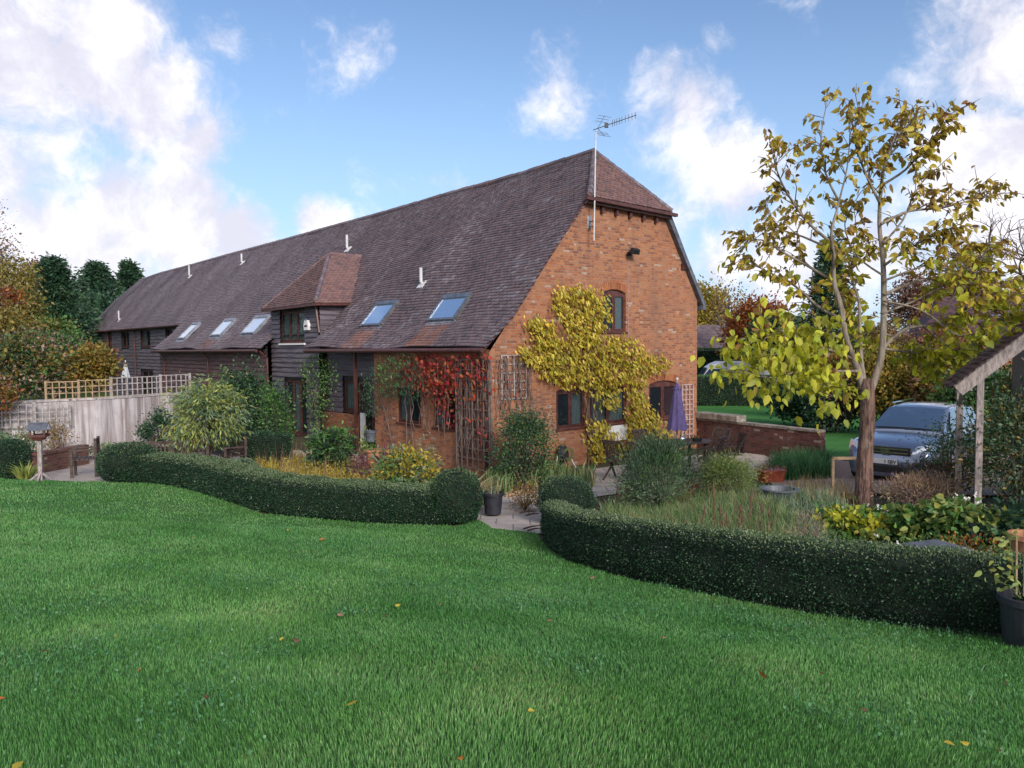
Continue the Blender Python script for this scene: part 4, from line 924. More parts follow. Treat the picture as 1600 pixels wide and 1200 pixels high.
# shrubs and borders between hedge and house
bush('evergreen_shrub', 'dark evergreen shrub standing before the left end of the gable', 'shrub', 772, 872, 632, 742, 17.6, 'dark', 8500, .07, .42, 34, .2, depth=1.1, mats=[('dark', .72), ('green', .28)])
bush('rosemary_bush', 'big grey-green rosemary bush in front of the garden table', 'shrub', 962, 1096, 672, 792, 14.2, 'grey', 15000, .085, .15, 26, .2, mats=[('grey', .6), ('green', .15), ('dark', .25)], droop=-.9)
bush('feathery_bush', 'feathery light green bush right of the rosemary', 'shrub', 1092, 1182, 708, 768, 15.0, 'lime', 12000, .075, .13, 50, .2, mats=[('reed', .55), ('lime', .45)], droop=-.3)
bush('weeping_shrub', 'light green weeping shrub with a leaning trunk by the wooden benches', 'shrub', 262, 384, 584, 712, 19.2, 'lime', 7500, .14, .25, 46, .17, mats=[('lime', .6), ('grey', .4)], droop=1.0, trunk=.045, lo=-.7)
bush('ivy_mound', 'dark green ivy mound beyond the weeping shrub', 'shrub', 325, 430, 570, 700, 23.5, 'dark', 8000, .10, .6, 60, .2, depth=1.6, mats=[('dark', .8), ('green', .2)])
bush('column_shrub', 'pale green columnar shrub beside the dormer bay', 'shrub', 408, 458, 585, 705, 21.5, 'green', 5200, .08, .45, 50, .2, mats=[('green', .6), ('dark', .4)], lo=-.9)
bush('dark_bush', 'dark bush against the stained white wall', 'shrub', 224, 280, 632, 704, 22.5, 'dark', 3600, .08, .5, 40, .2)
bush('laurel_shrub', 'glossy green laurel under the climbing rose', 'shrub', 488, 552, 658, 715, 19.5, 'green', 2600, .13, .4, 34, .2, mats=[('dark', .6), ('green', .4)])
bush('euphorbia', 'yellow and green leafed mound in front of the side windows', 'shrub', 572, 692, 690, 770, 15.3, 'lime', 3600, .10, .4, 50, .17, mats=[('gold', .4), ('green', .35), ('grey', .25)], big=True)
bush('thorny_shrub', 'thin grey-green shrub below the side wall windows', 'shrub', 632, 692, 675, 745, 16.6, 'grey', 900, .06, .4, 40, .2)
bush('berry_shrub', 'small bush with red-brown leaves at the foot of the evergreen shrub', 'shrub', 790, 846, 712, 745, 17.4, 'red', 700, .06, .5, 20, .2, mats=[('copper', .6), ('green', .4)])
bush('purple_shrub', 'small dark purple shrub beside the terracotta chimney pot', 'shrub', 550, 580, 700, 728, 18.0, 'purple', 600, .06, .4, 20, .2)
bush('yellow_shrub', 'small lime shrub against the porch post', 'shrub', 563, 582, 664, 712, 19.0, 'lime', 500, .08, .5, 20, .2)
def gclump(name, label, cat, pxpoly, n, mat, h, w, lean=.5, Y=None, group=None, kind=None, extra=None, pts_=None, droop=.3):
    q = scatter([tuple(G(*p)[:2]) for p in pxpoly], n) if pts_ is None else pts_
    p = ground_pts(q, -.03); c = p.mean(0); t = None
    if kind:
        o = blades(name, p, L[mat], None, h, w, lean, droop=droop); meta(o, label, cat, group, kind); return o
    t = thing(name, label, cat, c, 0, group); blades('leaf_blades', p - c, L[mat], t, h, w, lean, droop=droop)
    if extra:
        for (m2, k, h2, w2, l2) in extra:
            q2 = p[rng.choice(len(p), k)] - c; blades('stalks', q2, L[m2], t, h2, w2, l2)
    return t
def tuft(name, label, px, py, r, n, mat, h, w, lean=.9, Y=None, cat='plant', dz=0, group=None):
    b = GY(px, Y) if Y else G(px, py); b.z += dz; a = rng.uniform(0, 2 * np.pi, n); rr = r * np.sqrt(rng.uniform(size=n)); q = np.c_[rr * np.cos(a), rr * np.sin(a), np.zeros(n)]
    t = thing(name, label, cat, b, 0, group); D = q / (r + 1e-6); blades('leaf_blades', q, L[mat], t, h, w, lean, D=D * 1.0); return t
gclump('golden_perennials', 'bed of golden yellow perennials with dry stalks behind the left hedge', 'flower bed', [(392, 760), (545, 775), (600, 765), (552, 728), (470, 718), (400, 726)], 2600, 'gold', .36, .012, .5, extra=[('straw', 420, .62, .008, .25), ('copper', 160, .8, .007, .2)], kind=None)
q = scatter([tuple(G(*p)[:2]) for p in [(392, 770), (560, 790), (600, 770), (552, 738), (400, 736)]], 3000); p = ground_pts(q) + np.c_[np.zeros((3000, 2)), rng.uniform(.05, .42, 3000)]
meta(leaves('flower_bed_foliage', p, L['gold'], None, .07, .45), 'small yellow leaves carpeting the bed behind the left hedge', 'ground cover', kind='stuff')
tuft('fountain_grass', 'arching pale fountain grass beside the last box ball', 722, 775, .33, 700, 'straw', .75, .008, 1.1, Y=15.2)
tuft('fountain_grass', 'smaller green and straw grass between fountain grass and wall', 700, 760, .25, 420, 'reed', .65, .008, 1.0, Y=15.9)
gclump('iris_clump', 'row of sword-shaped iris leaves below the evergreen shrub', 'plant', [(752, 772), (930, 762), (925, 742), (770, 742)], 520, 'reed', .5, .018, .5, extra=[('straw', 120, .45, .016, .7), ('dgrass', 160, .5, .016, .4)])
bush('low_border', 'low rusty border plants along the path edge', 'plants', 790, 850, 752, 778, 14.8, 'olive', 1200, .05, .5, 30, .25, depth=.8, mats=[('olive', .6), ('copper', .4)])
gclump('grass_mound', 'dark green grass mound right of the glazed bowl', 'plant', [(1195, 748), (1215, 726), (1290, 722), (1298, 748), (1240, 752)], 2600, 'dgrass', .55, .010, .8)
gclump('dry_grass', 'pale dry grass around the gravel path', 'grass', [(1150, 790), (1250, 800), (1340, 790), (1330, 760), (1260, 752)], 900, 'straw', .26, .006, .6, kind='stuff')
gclump('sedum_stems', 'dark red sedum stalks at the foot of the rosemary', 'plant', [(960, 800), (1080, 800), (1092, 770), (970, 770)], 420, 'red', .45, .008, .2, extra=[('copper', 260, .5, .008, .2)])
gclump('meadow_grass', 'long green grasses filling the bed behind the right hedge', 'grass', [(935, 812), (1010, 850), (1120, 870), (1270, 905), (1300, 850), (1180, 790), (1100, 778), (960, 795)], 15000, 'reed', .34, .0055, .7, kind='stuff')
gclump('meadow_grass', 'greyer grasses mixed through the right bed', 'grass', [(935, 805), (1120, 850), (1290, 880), (1340, 820), (1300, 780), (1180, 770), (960, 790)], 6000, 'grey', .30, .006, .7, kind='stuff')
gclump('brown_stems', 'thin brown dead stems standing through the right bed', 'dead stems', [(945, 806), (1010, 848), (1120, 868), (1230, 885), (1215, 800), (1100, 785), (960, 797)], 420, 'copper', .48, .004, .35, kind='stuff')
gclump('low_foliage', 'low mid-green foliage between the grasses of the right bed', 'ground cover', [(935, 812), (1120, 870), (1290, 900), (1340, 830), (1200, 790), (960, 797)], 5000, 'green', .16, .012, 1.0, kind='stuff')
# dry flower stalks with seed heads
def stalk(px, py, h, label, mat='deadstem', group='dry flower stalks in the right bed', Y=None):
    b = GY(px, Y) if Y else G(px, py); t = thing('dry_stalk', label, 'plant', b, 0, group); mb = MB(); x, y = random.uniform(-.08, .08), random.uniform(-.08, .08)
    mb.tube([(0, 0, -.02), (x * .3, y * .3, h * .5), (x, y, h)], [.007, .006, .004], 5); mb.build('stem', M_[mat], t)
    m2 = MB(); m2.tube([(x * .7, y * .7, h * .72), (x * .85, y * .85, h * .86), (x, y, h * 1.02)], [.009, .016, .006], 6)
    for k in range(5): f = .3 + .1 * k; m2.bar((x * f, y * f, h * f), (x * f + random.uniform(-.08, .08), y * f + random.uniform(-.05, .05), h * f + .1), .006, .006)
    m2.build('seed_head', M_[mat], t)
for i, (px, h) in enumerate([(1022, .5), (1048, .45), (1095, .62), (1118, .9), (1131, .55), (1152, .5), (1172, .85), (1190, .6), (1208, .45), (968, .4), (985, .5), (1004, .42), (1075, .5), (1140, .5), (1160, .4)]):
    stalk(px, 0, h, 'thin brown dead flower stalk with a seed head among the right bed grasses' if h < .8 else ('tallest brown dead stalk right of the rosemary' if px == 1118 else 'tall brown dead stalk in front of the feathery bush'), Y=10.2 + (i * 37 % 17) / 14)
# leafy plants in front of the tree
for i, (x0, x1, y0, y1, Y, mats, lab) in enumerate([
        (1272, 1395, 795, 850, 10.6, [('treelow', .45), ('lime', .3), ('green', .25)], 'broad lime-leaved plant left of the tree foot'),
        (1390, 1470, 792, 850, 10.2, [('green', .7), ('lime', .3)], 'broad-leaved plant right of the tree foot'),
        (1450, 1545, 780, 845, 9.8, [('green', .65), ('lime', .35)], 'hydrangea with green and yellow leaves before the shelter post'),
        (1530, 1620, 790, 870, 9.0, [('dark', .8), ('lime', .2)], 'dark broad-leaved plant with yellow leaves at the right edge')]):
    bush('leafy_plant', lab, 'plant', x0, x1, y0, y1, Y, None, 1500, .10, .7, 46, .2, depth=1.0, mats=mats, big=True, droop=.3, stemmat='stem')
bush('orange_perennial', 'low plants with orange autumn leaves behind the slate-topped block', 'plant', 1400, 1600, 832, 872, 8.1, None, 1900, .05, .6, 50, .15, depth=.8, mats=[('orange', .35), ('green', .45), ('gold', .2)])
bush('lavender_clump', 'faded mauve lavender clump behind the right hedge', 'plant', 1232, 1292, 795, 845, 9.6, None, 1400, .05, .15, 30, .2, mats=[('pinkdry', .6), ('grey', .4)], droop=-.8)
for k, (px, Y, mt, lab) in enumerate([(1313, 11.3, 'white', 'white pansies left of the tree foot'), (1383, 10.9, 'white', 'white pansies right of the tree foot'), (1510, 10.6, 'white', 'single white flower cluster before the shelter post'), (1402, 10.5, 'violet', 'violet pansies near the tree foot'), (1312, 9.2, 'violet', 'violet pansies just behind the hedge'), (1387, 9.0, 'white', 'small white flowers close behind the right hedge')]):
    b = GY(px, Y); t = thing('pansies', lab, 'flowers', b, 0, 'pansies behind the right hedge'); q = rng.normal(size=(16, 3)) * [.13, .1, .04] + [0, 0, .42 if k == 2 else .24]
    pt_ = np.repeat(q, 5, 0); leaves('petals', pt_, L[mt], t, .034, .9, big=False); leaves('foliage', rng.normal(size=(160, 3)) * [.16, .14, .09] + [0, 0, .2], L['green'], t, .06, .6)
bush('heather_clump', 'pink-brown dry heather between tree and shelter', 'plant', 1375, 1500, 738, 785, 12.6, 'pinkdry', 5200, .07, .14, 50, .2, depth=.9, droop=-.8, mats=[('pinkdry', .75), ('straw', .25)])
bush('berry_bush', 'loose dark bush with reddish leaves under the car bonnet', 'shrub', 1405, 1520, 712, 768, 13.8, None, 2600, .06, .45, 50, .2, depth=1.2, mats=[('purple', .3), ('dark', .4), ('copper', .3)])
bush('grey_shrub', 'airy grey-green shrub hiding the side of the car', 'shrub', 1442, 1522, 650, 745, 13.9, None, 2300, .065, .4, 60, .2, depth=1.2, mats=[('grey', .45), ('green', .55)])
bush('shade_shrub', 'large dark shrub filling the shelter at the right edge', 'shrub', 1505, 1680, 600, 815, 11.8, None, 8500, .07, .45, 90, .17, depth=1.6, mats=[('dark', .55), ('grey', .25), ('olive', .2)], lo=-.9)
bush('olive_shrub', 'brownish shrub under the shelter roof', 'shrub', 1540, 1690, 555, 690, 13.2, None, 3500, .08, .4, 60, .18, depth=1.4, mats=[('olive', .7), ('copper', .3)], lo=-.9)
tuft('strap_plant', 'bright yellow-green strap-leaved plant at the left lawn edge', 33, 748, .14, 90, 'lime', .42, .018, 1.1, Y=18.0)
bush('white_flower_shrub', 'straggly grey-green shrub with white flowers behind the bird table', 'shrub', 18, 64, 662, 742, 19.4, None, 1500, .07, .45, 40, .22, mats=[('grey', .5), ('olive', .35), ('white', .05)])
bush('grey_border_shrub', 'grey leafy border at the foot of the stained wall', 'shrub', -60, 40, 672, 735, 20.5, None, 2200, .08, .45, 50, .22, mats=[('grey', .5), ('green', .5)])
bush('leaning_shrub', 'thin brown shrub leaning against the stained wall', 'shrub', 70, 118, 655, 715, 21.0, None, 900, .08, .4, 40, .2, mats=[('olive', .5), ('pinkdry', .5)])
bush('wall_foot_plant', 'low green plants along the foot of the white wall', 'plants', 120, 280, 692, 712, 21.8, 'green', 1800, .08, .5, 50, .22, depth=.8)
# ------------------------------------------------------------------ feature tree
tb = GY(1349, 13.0); tb = Vector(P(1349, 784, 13.0)); tb.z = tz(tb.x, tb.y)
tree = thing('catalpa_tree', 'thin-crowned yellowing tree with a brown trunk rising in front of the car', 'tree', tb)
M_['trunk'] = barkm('fissured_brown_bark', (.19, .115, .09), (.045, .024, .022), 7)
M_['limb'] = barkm('smooth_grey_bark', (.27, .23, .19), (.14, .115, .09), 4)
def lp(px, py, dy): return P(px, py, 13.0 + dy) - tb
mb = MB(); mb.tube([lp(1347, 792, 0), lp(1350, 770, 0), lp(1351, 720, 0), lp(1354, 680, 0), lp(1356, 640, 0), lp(1355, 603, 0), lp(1356, 592, 0)], [.19, .15, .135, .125, .12, .115, .09], 14); mb.build('trunk', M_['trunk'], tree, smooth=True)
LB = [([(1380, 520), (1430, 545), (1480, 590)], .018, .9), ([(1378, 440), (1430, 420), (1490, 400), (1550, 385)], .02, -.3), ([(1500, 488), (1540, 510), (1585, 500)], .016, .8), ([(1379, 470), (1440, 485), (1500, 525), (1560, 520)], .02, -1.2), ([(1480, 500), (1530, 480), (1560, 500), (1600, 480)], .02, -.4), ([(1440, 508), (1480, 540), (1520, 560)], .02, .5), ([(1480, 430), (1530, 450), (1590, 440)], .02, .6), ([(1352, 615), (1337, 570), (1322, 530), (1314, 480), (1303, 440), (1303, 400), (1299, 365), (1311, 315), (1324, 260), (1328, 205)], .088, -.5),
      ([(1353, 612), (1345, 560), (1343, 520), (1328, 485), (1312, 455)], .06, .6), ([(1344, 530), (1342, 470), (1330, 430), (1340, 390), (1335, 330)], .035, 1.0),
      ([(1358, 615), (1374, 570), (1380, 520), (1381, 450), (1379, 400), (1374, 350), (1377, 290), (1385, 250), (1405, 225), (1420, 195), (1426, 165)], .092, .3),
      ([(1377, 548), (1395, 528), (1422, 512), (1462, 507), (1500, 488), (1535, 470), (1580, 462)], .045, -.9), ([(1380, 545), (1420, 550), (1480, 560), (1530, 540)], .025, .8),
      ([(1381, 415), (1410, 395), (1450, 372), (1500, 350)], .03, -.8), ([(1377, 350), (1420, 330), (1470, 325), (1520, 312), (1572, 300)], .028, .9),
      ([(1318, 500), (1280, 480), (1240, 445), (1200, 425), (1165, 405)], .035, .7), ([(1322, 530), (1280, 520), (1235, 522), (1190, 500)], .032, -1.0),
      ([(1333, 560), (1290, 545), (1240, 540), (1195, 560), (1150, 550)], .034, -1.2), ([(1340, 580), (1300, 580), (1260, 575), (1215, 590), (1170, 585)], .03, -1.4), ([(1300, 548), (1275, 575), (1262, 590), (1280, 610), (1300, 618)], .018, -1.5),
      ([(1304, 440), (1270, 420), (1225, 395), (1190, 375), (1165, 380)], .03, .6), ([(1300, 380), (1265, 350), (1235, 310), (1215, 270), (1205, 225)], .03, -.6), ([(1300, 390), (1255, 370), (1215, 355), (1195, 320)], .022, 1.0),
      ([(1311, 315), (1290, 270), (1283, 215), (1292, 160)], .022, .6), ([(1376, 320), (1352, 270), (1335, 215), (1345, 170)], .025, -.6), ([(1385, 250), (1400, 210), (1412, 175)], .02, .5), ([(1377, 290), (1415, 265), (1445, 230), (1475, 195)], .025, -.5),
      ([(1380, 380), (1410, 345), (1430, 300), (1455, 270)], .022, .7), ([(1462, 507), (1490, 460), (1510, 420), (1540, 400)], .02, -.7), ([(1381, 460), (1430, 440), (1480, 430), (1520, 420), (1570, 430)], .03, 1.2), ([(1379, 430), (1340, 400), (1320, 350), (1345, 300)], .018, 1.4), ([(1379, 490), (1430, 470), (1490, 445), (1560, 470)], .022, .2)]
lim = MB(); tw = MB(); LT = []; LD = []
def subdiv(pts_, k=4):
    o = []
    for i in range(len(pts_) - 1):
        p0 = pts_[max(i - 1, 0)]; p1 = pts_[i]; p2 = pts_[i + 1]; p3 = pts_[min(i + 2, len(pts_) - 1)]
        for j in range(k):
            t = j / k; o.append(.5 * ((2 * p1) + (p2 - p0) * t + (2 * p0 - 5 * p1 + 4 * p2 - p3) * t * t + (3 * p1 - p0 - 3 * p2 + p3) * t ** 3))
    return o + [pts_[-1]]
for bi, (pp, r, dy) in enumerate(LB):
    n = len(pp); main = r > .08; path = [lp(x, y, dy * ((i / (n - 1)) ** 1.2) + (0 if main else 0) + (.0 if i == 0 else random.uniform(-.1, .1))) for i, (x, y) in enumerate(pp)]
    path = subdiv(path, 4); m = len(path); rad = [r * (1 - i / (m - 1)) ** (1.15 if main else .9) * .70 + .006 for i in range(m)]; lim.tube(path, rad, 8)
    ntw = int((22 if main else 27) * (1 if r > .022 else .72)); 
    for k in range(ntw):
        f = random.uniform(.45 if main else .28, 1.0) if k else 1.0
        i = min(int(f * (m - 1)), m - 1); b = path[i]; dirp = (path[min(i + 1, m - 1)] - path[max(i - 1, 0)]).normalized()
        d = (dirp * .6 + Vector((random.gauss(0, .6), random.gauss(0, .6), random.gauss(.15, .35)))).normalized(); ln = random.uniform(.25, .62)
        e = b + d * ln + Vector((0, 0, -.05 * ln)); md = b.lerp(e, .5) + Vector((random.uniform(-.05, .05), random.uniform(-.05, .05), .05))
        tw.tube([b, md, e], [min(rad[i] * .6, .010), .007, .003], 4)
        for q in range(random.randint(5, 9)):
            f2 = random.uniform(.35, 1.0); c = (b.lerp(md, f2 * 2) if f2 < .5 else md.lerp(e, f2 * 2 - 1)) + Vector((random.gauss(0, .035), random.gauss(0, .035), random.gauss(0, .03)))
            LT.append(c[:]); LD.append((d.x * .5 + random.gauss(0, .5), d.y * .5 + random.gauss(0, .5), -.65 + random.gauss(0, .3)))
lim.build('limbs', M_['limb'], tree, smooth=True); tw.build('twigs', M_['twig'], tree)
LT = np.array(LT); LD = np.array(LD); zs = LT[:, 2] + tb.z + rng.normal(size=len(LT)) * .25
xs_ = LT[:, 0]; low_ = (zs < P(1349, 500, 13).z) ; lowl = zs < P(1349, 400, 13).z
low_ = low_ | (lowl & (rng.uniform(size=len(zs)) < .5))
leaves('lower_foliage', LT[low_], L['treelow'], tree, .15, .60, D=LD[low_], jit=.35, big=True, label='bright yellow-green lower leaves')
# the lowest left boughs carry a denser skirt of leaves
ex = []
for bi in (16, 17, 18, 19):
    pp, r, dy = LB[bi]; n = len(pp); path = subdiv([lp(x, y, dy * (i / (n - 1)) ** 1.2) for i, (x, y) in enumerate(pp)], 6)
    for k in range(115 if bi != 19 else 60):
        b = path[random.randint(int(len(path) * .3), len(path) - 1)]; ex.append((b + Vector((random.gauss(0, .32), random.gauss(0, .45), random.gauss(-.05, .23))))[:])
leaves('skirt_foliage', np.array(ex), L['treelow'], tree, .165, .60, D=np.tile([0, -.2, -.9], (len(ex), 1)), jit=.45, big=True, label='bright yellow-green lower leaves')
leaves('upper_foliage', LT[~low_], L['treetop'], tree, .145, .50, D=LD[~low_], jit=.35, big=True, label='olive and brown upper leaves')
# ------------------------------------------------------------------ trees and hedges beyond the garden
def tree_px(label, x0, x1, y0, y1, Y, mats, n, size=.25, trunk=.15, clumps=60, sig=.17, name='tree', droop=0, lo=-.5, aspect=.55, depth=None, hollow=.35, trunkmat='twig', cat='tree', group=None):
    return bush(name, label, cat, x0, x1, y0, y1, Y, None, n, size, aspect, clumps, sig, depth, mats, True, droop, group, 'twig', False, None, lo, hollow, 1., trunk, trunkmat)
tree_px('tall sparse copper-brown birch at the left edge of the picture', -90, 44, 292, 560, 45, [('copper', .75), ('weep', .25)], 6000, .16, .14, 70, .16, name='birch_tree', droop=.8)
tree_px('weeping golden tree at the left edge below the birch', -50, 70, 388, 560, 38, [('weep', 1)], 9000, .20, .12, 60, .16, droop=1.6, name='weeping_tree', lo=-.8)
tree_px('small tree with bright red leaves at the left edge', -40, 34, 436, 500, 34, [('orange', .6), ('copper', .4)], 1100, .16, .08, 30, .2)
tree_px('reddish-brown tree crown showing behind the dark conifers', 30, 112, 391, 520, 75, [('copper', 1)], 5000, .3, .2, 50, .17)
def conifer(label, x0, x1, y0, Y, n=7000, spread=.5, size=.35, mat='conif'):
    a = P((x0 + x1) / 2, 560, Y); g_ = tz(a.x, a.y); zt = P((x0 + x1) / 2, y0, Y).z; H = zt - g_; R = (x1 - x0) / F * Y / 2
    t = thing('conifer', label, 'conifer', (a.x, a.y, g_)); P_ = []; D_ = []; mb = MB(); mb.tube([(0, 0, -.2), (0, 0, H * .5), (0, 0, H * .97)], [.22, .15, .03], 8); mb.build('trunk', M_['twig'], t); br = MB()
    nb = 110
    for i in range(nb):
        f = (i + .5) / nb; z = H * (.04 + .94 * f); a_ = i * 2.4; r = R * (1 - f) ** spread * random.uniform(.5, 1.15) * (1 + .28 * math.sin(a_ * 2 + f * 7 + x0) + .15 * math.sin(f * 19 + x0)); d = Vector((math.cos(a_), math.sin(a_), .25)); e = Vector((0, 0, z)) + d * r
        br.tube([(0, 0, z - .1), tuple(e)], [.03, .01], 4); k = n // nb
        ff = rng.uniform(.25, 1.05, (k, 1)) ** .7; q = np.array([[0, 0, z]]) + ff * np.array([d[:]]) * r + rng.normal(size=(k, 3)) * np.array([.13, .13, .09]) * max(R, .8) * (.5 + (1 - f))
        P_.append(q); D_.append(np.tile(d[:], (k, 1)))
    br.build('branches', M_['twig'], t); leaves('foliage', np.vstack(P_), L[mat], t, size, .35, D=np.vstack(D_), droop=.2, jit=.8); return t
conifer('broad dark conifer left of the barn end', 5, 172, 402, 56, 17000, .8, .36)
conifer('dark conifer just left of the far end of the barn roof', 88, 222, 410, 74, 15000, .75, .45)
conifer('dark conifer partly hidden by the far end of the barn roof', 150, 262, 408, 80, 13000, .75, .5)
tree_px('mixed green and brown shrub above the pale trellis', -50, 104, 508, 632, 30, [('olive', .35), ('dark', .35), ('pinkdry', .15), ('green', .15)], 9000, .16, .06, 80, .17, name='shrub', cat='shrub', lo=-.9)
tree_px('green shrub behind the tan trellis', 40, 138, 512, 615, 34, [('green', .4), ('dark', .3), ('pinkdry', .3)], 6000, .16, .06, 60, .17, name='shrub', cat='shrub', lo=-.9)
tree_px('yellow and orange leaved shrub before the far boarded wall', 112, 184, 532, 612, 32, [('gold', .15), ('olive', .75), ('orange', .1)], 4200, .17, .05, 50, .2, name='shrub', cat='shrub', lo=-.8)
tree_px('green hedge-like shrub at the foot of the conifers', -20, 122, 488, 560, 46, [('green', .6), ('olive', .4)], 7000, .22, .06, 70, .18, name='shrub', cat='shrub', lo=-.9)
tree_px('golden shrub on the left edge below the red tree', -50, 58, 462, 620, 33, [('weep', .6), ('olive', .3), ('orange', .1)], 6000, .16, .06, 60, .18, name='shrub', cat='shrub', lo=-.9)
tree_px('orange-leaved shrub hanging over the wall at the left edge', -40, 24, 585, 655, 20.6, [('orange', .35), ('olive', .4), ('copper', .25)], 1500, .10, .03, 30, .2, name='shrub', cat='shrub', lo=-.8)
tree_px('irregular dark evergreen mass filling between the conifers', 70, 215, 452, 560, 68, [('conif', 1)], 12000, .4, .2, 60, .22, name='evergreen_tree', lo=-.9)
# right hand side
tree_px('yellow tree directly right of the gable in the distance', 1070, 1138, 428, 560, 72, [('gold', .5), ('olive', .5)], 7000, .32, .2, 50, .17)
tree_px('bright orange tree between gable and catalpa tree', 1128, 1228, 452, 590, 52, [('orange', 1)], 6500, .26, .15, 50, .17)
tree_px('dark round evergreen beside the orange tree', 1166, 1246, 486, 585, 46, [('dark', 1)], 5000, .22, .12, 40, .18, lo=-.8)
tree_px('thin bare-looking tree with a few yellow leaves beside the gable', 1095, 1180, 415, 560, 60, [('gold', .5), ('copper', .5)], 900, .22, .1, 50, .2)
conifer('tall dark conifer behind the catalpa tree', 1238, 1352, 372, 43, 12000, .62, .30)
for i, (x0, x1, y0, y1, Y, mats, n, lab) in enumerate([
        (1205, 1290, 570, 668, 31, [('dark', 1)], 6000, 'dark evergreen shrub at the edge of the far lawn'),
        (1265, 1350, 580, 672, 28, [('dark', .8), ('purple', .2)], 6000, 'dark shaded shrub left of the catalpa trunk'),
        (1255, 1345, 535, 640, 34, [('olive', .7), ('orange', .3)], 6000, 'olive shrub with orange tints behind the dark shrubs'),
        (1335, 1432, 530, 662, 27, [('olive', .7), ('gold', .3)], 8000, 'yellowing shrub directly behind the catalpa trunk'),
        (1415, 1505, 540, 665, 26, [('olive', .8), ('copper', .2)], 7500, 'rounded olive autumn shrub behind the car roof'),
        (1470, 1600, 560, 690, 23, [('dark', .6), ('green', .4)], 6500, 'dark green shrub behind the shelter'),
        (1340, 1420, 500, 575, 38, [('olive', .5), ('copper', .5)], 4500, 'brown and green bush crown above the yellowing shrub'),
        (1415, 1530, 505, 575, 36, [('copper', .6), ('orange', .4)], 5000, 'red-brown bush below the neighbouring house')]):
    tree_px(lab, x0, x1, y0, y1, Y, mats, n, .15, .06, 70, .18, name='shrub', cat='shrub', lo=-.95)
tree_px('copper-brown tree crown right of the catalpa limbs', 1385, 1480, 415, 560, 58, [('copper', 1)], 5500, .26, .18, 60, .17)
tree_px('taller russet tree left of the bare tree', 1470, 1556, 385, 560, 62, [('copper', .7), ('orange', .3)], 5500, .28, .2, 60, .17)
def bare_tree(label, px, Y, ytop, seed):
    R_ = random.Random(seed); a = P(px, 560, Y); g_ = tz(a.x, a.y); H = P(px, ytop, Y).z - g_; t = thing('bare_tree', label, 'tree', (a.x, a.y, g_)); mb = MB()
    tr = MB(); tr.tube([(0, 0, -.2), (0, 0, H * .2), (.05, 0, H * .38)], [.34, .27, .22], 10); tr.build('trunk', M_['twig'], t, smooth=True)
    def grow(p, d, r, l, dep):
        q = p + d * l; m = p.lerp(q, .5) + Vector((R_.uniform(-1, 1), R_.uniform(-1, 1), R_.uniform(-.5, 1))) * l * .1; mb.tube([p, m, q], [r, r * .85, r * .65], 6 if dep < 3 else 4, cap=False)
        if dep == 6: return
        for _ in range(3 if dep < 5 else 2):
            nd = (d + Vector((R_.gauss(0, .55), R_.gauss(0, .55), R_.gauss(.05, .4)))).normalized(); grow(q, nd, r * R_.uniform(.5, .68), l * R_.uniform(.62, .85), dep + 1)
    for k in range(4): grow(Vector((.05, 0, H * .36)), Vector((math.cos(k * 1.6) * .6, math.sin(k * 1.6) * .6, 1)).normalized(), .16, H * .20, 1)
    mb.build('branches', M_['twig'], t, smooth=True)
bare_tree('leafless tree against the sky at the right edge', 1592, 42, 318, 3)
# far belt of trees on the horizon (one uncountable mass)
k = 42000; ang = rng.uniform(-1.35, 1.35, k); rr = rng.uniform(125, 150, k); hh = 5.5 + 2.5 * np.sin(ang * 23) + 1.5 * np.sin(ang * 61); z = rng.uniform(0, 1, k) ** .8 * hh
meta(leaves('distant_woodland', np.c_[np.sin(ang) * rr, np.cos(ang) * rr, z - .5], L['olive'], None, 1.2, .7), 'distant belt of autumn woodland on the horizon', 'woodland', kind='stuff')
hedge('field_hedge', 'tall clipped green hedge across the back of the far lawn', 'hedge', [(8.4, 44.5), (12, 44.2), (17.5, 44), (21, 43.5)], 1.3, lambda f: 1.70, 500, .09, mats=('dark', 'green'), bump=.05)
hedge('field_hedge', 'clipped green hedge behind the white van', 'hedge', [(9, 57), (14, 57), (20, 57)], 1.2, lambda f: 3.35, 300, .12, mats=('dark', 'green'), bump=.06)
# neighbouring buildings
def house(name, label, c, dims, rz, roofh, wall, roof, hip=1.5, windows=()):
    t = thing(name, label, 'house', c, rz); w, d, h = dims; mb = MB(); mb.box((0, 0, h / 2), (w, d, h)); mb.build('wall', M_[wall], t)
    mb = MB(); e = .4; vs = [(-w / 2 - e, -d / 2 - e, h), (w / 2 + e, -d / 2 - e, h), (w / 2 + e, d / 2 + e, h), (-w / 2 - e, d / 2 + e, h), (-w / 2 + hip, 0, h + roofh), (w / 2 - hip, 0, h + roofh)]
    mb.add(vs, [(0, 1, 5, 4), (1, 2, 5), (2, 3, 4, 5), (3, 0, 4), (3, 2, 1, 0)]); mb.build('roof', M_[roof], t)
    for (x, z, ww, wh) in windows:
        m2 = MB(); m2.box((x, -d / 2 - .02, z), (ww, .06, wh)); f = m2.build('window', M_['white'], t); m3 = MB(); m3.box((x, -d / 2 - .06, z), (ww - .16, .03, wh - .16)); m3.build('pane', M_['carglass'], f)
    return t
M_['roofgrey'] = simple('grey_brown_roof', (.15, .11, .12), .8, noise=.3, nscale=3)
M_['roofpurple'] = simple('purple_brown_roof', (.10, .055, .065), .8, noise=.4, nscale=3)
h1 = house('bungalow', 'low house with a grey-brown roof beyond the far hedges', (16, 66, -.6), (14, 8, 3.2), .05, 2.3, 'brick', 'roofgrey', windows=[(-4, 1.6, 1.6, 1.2)])
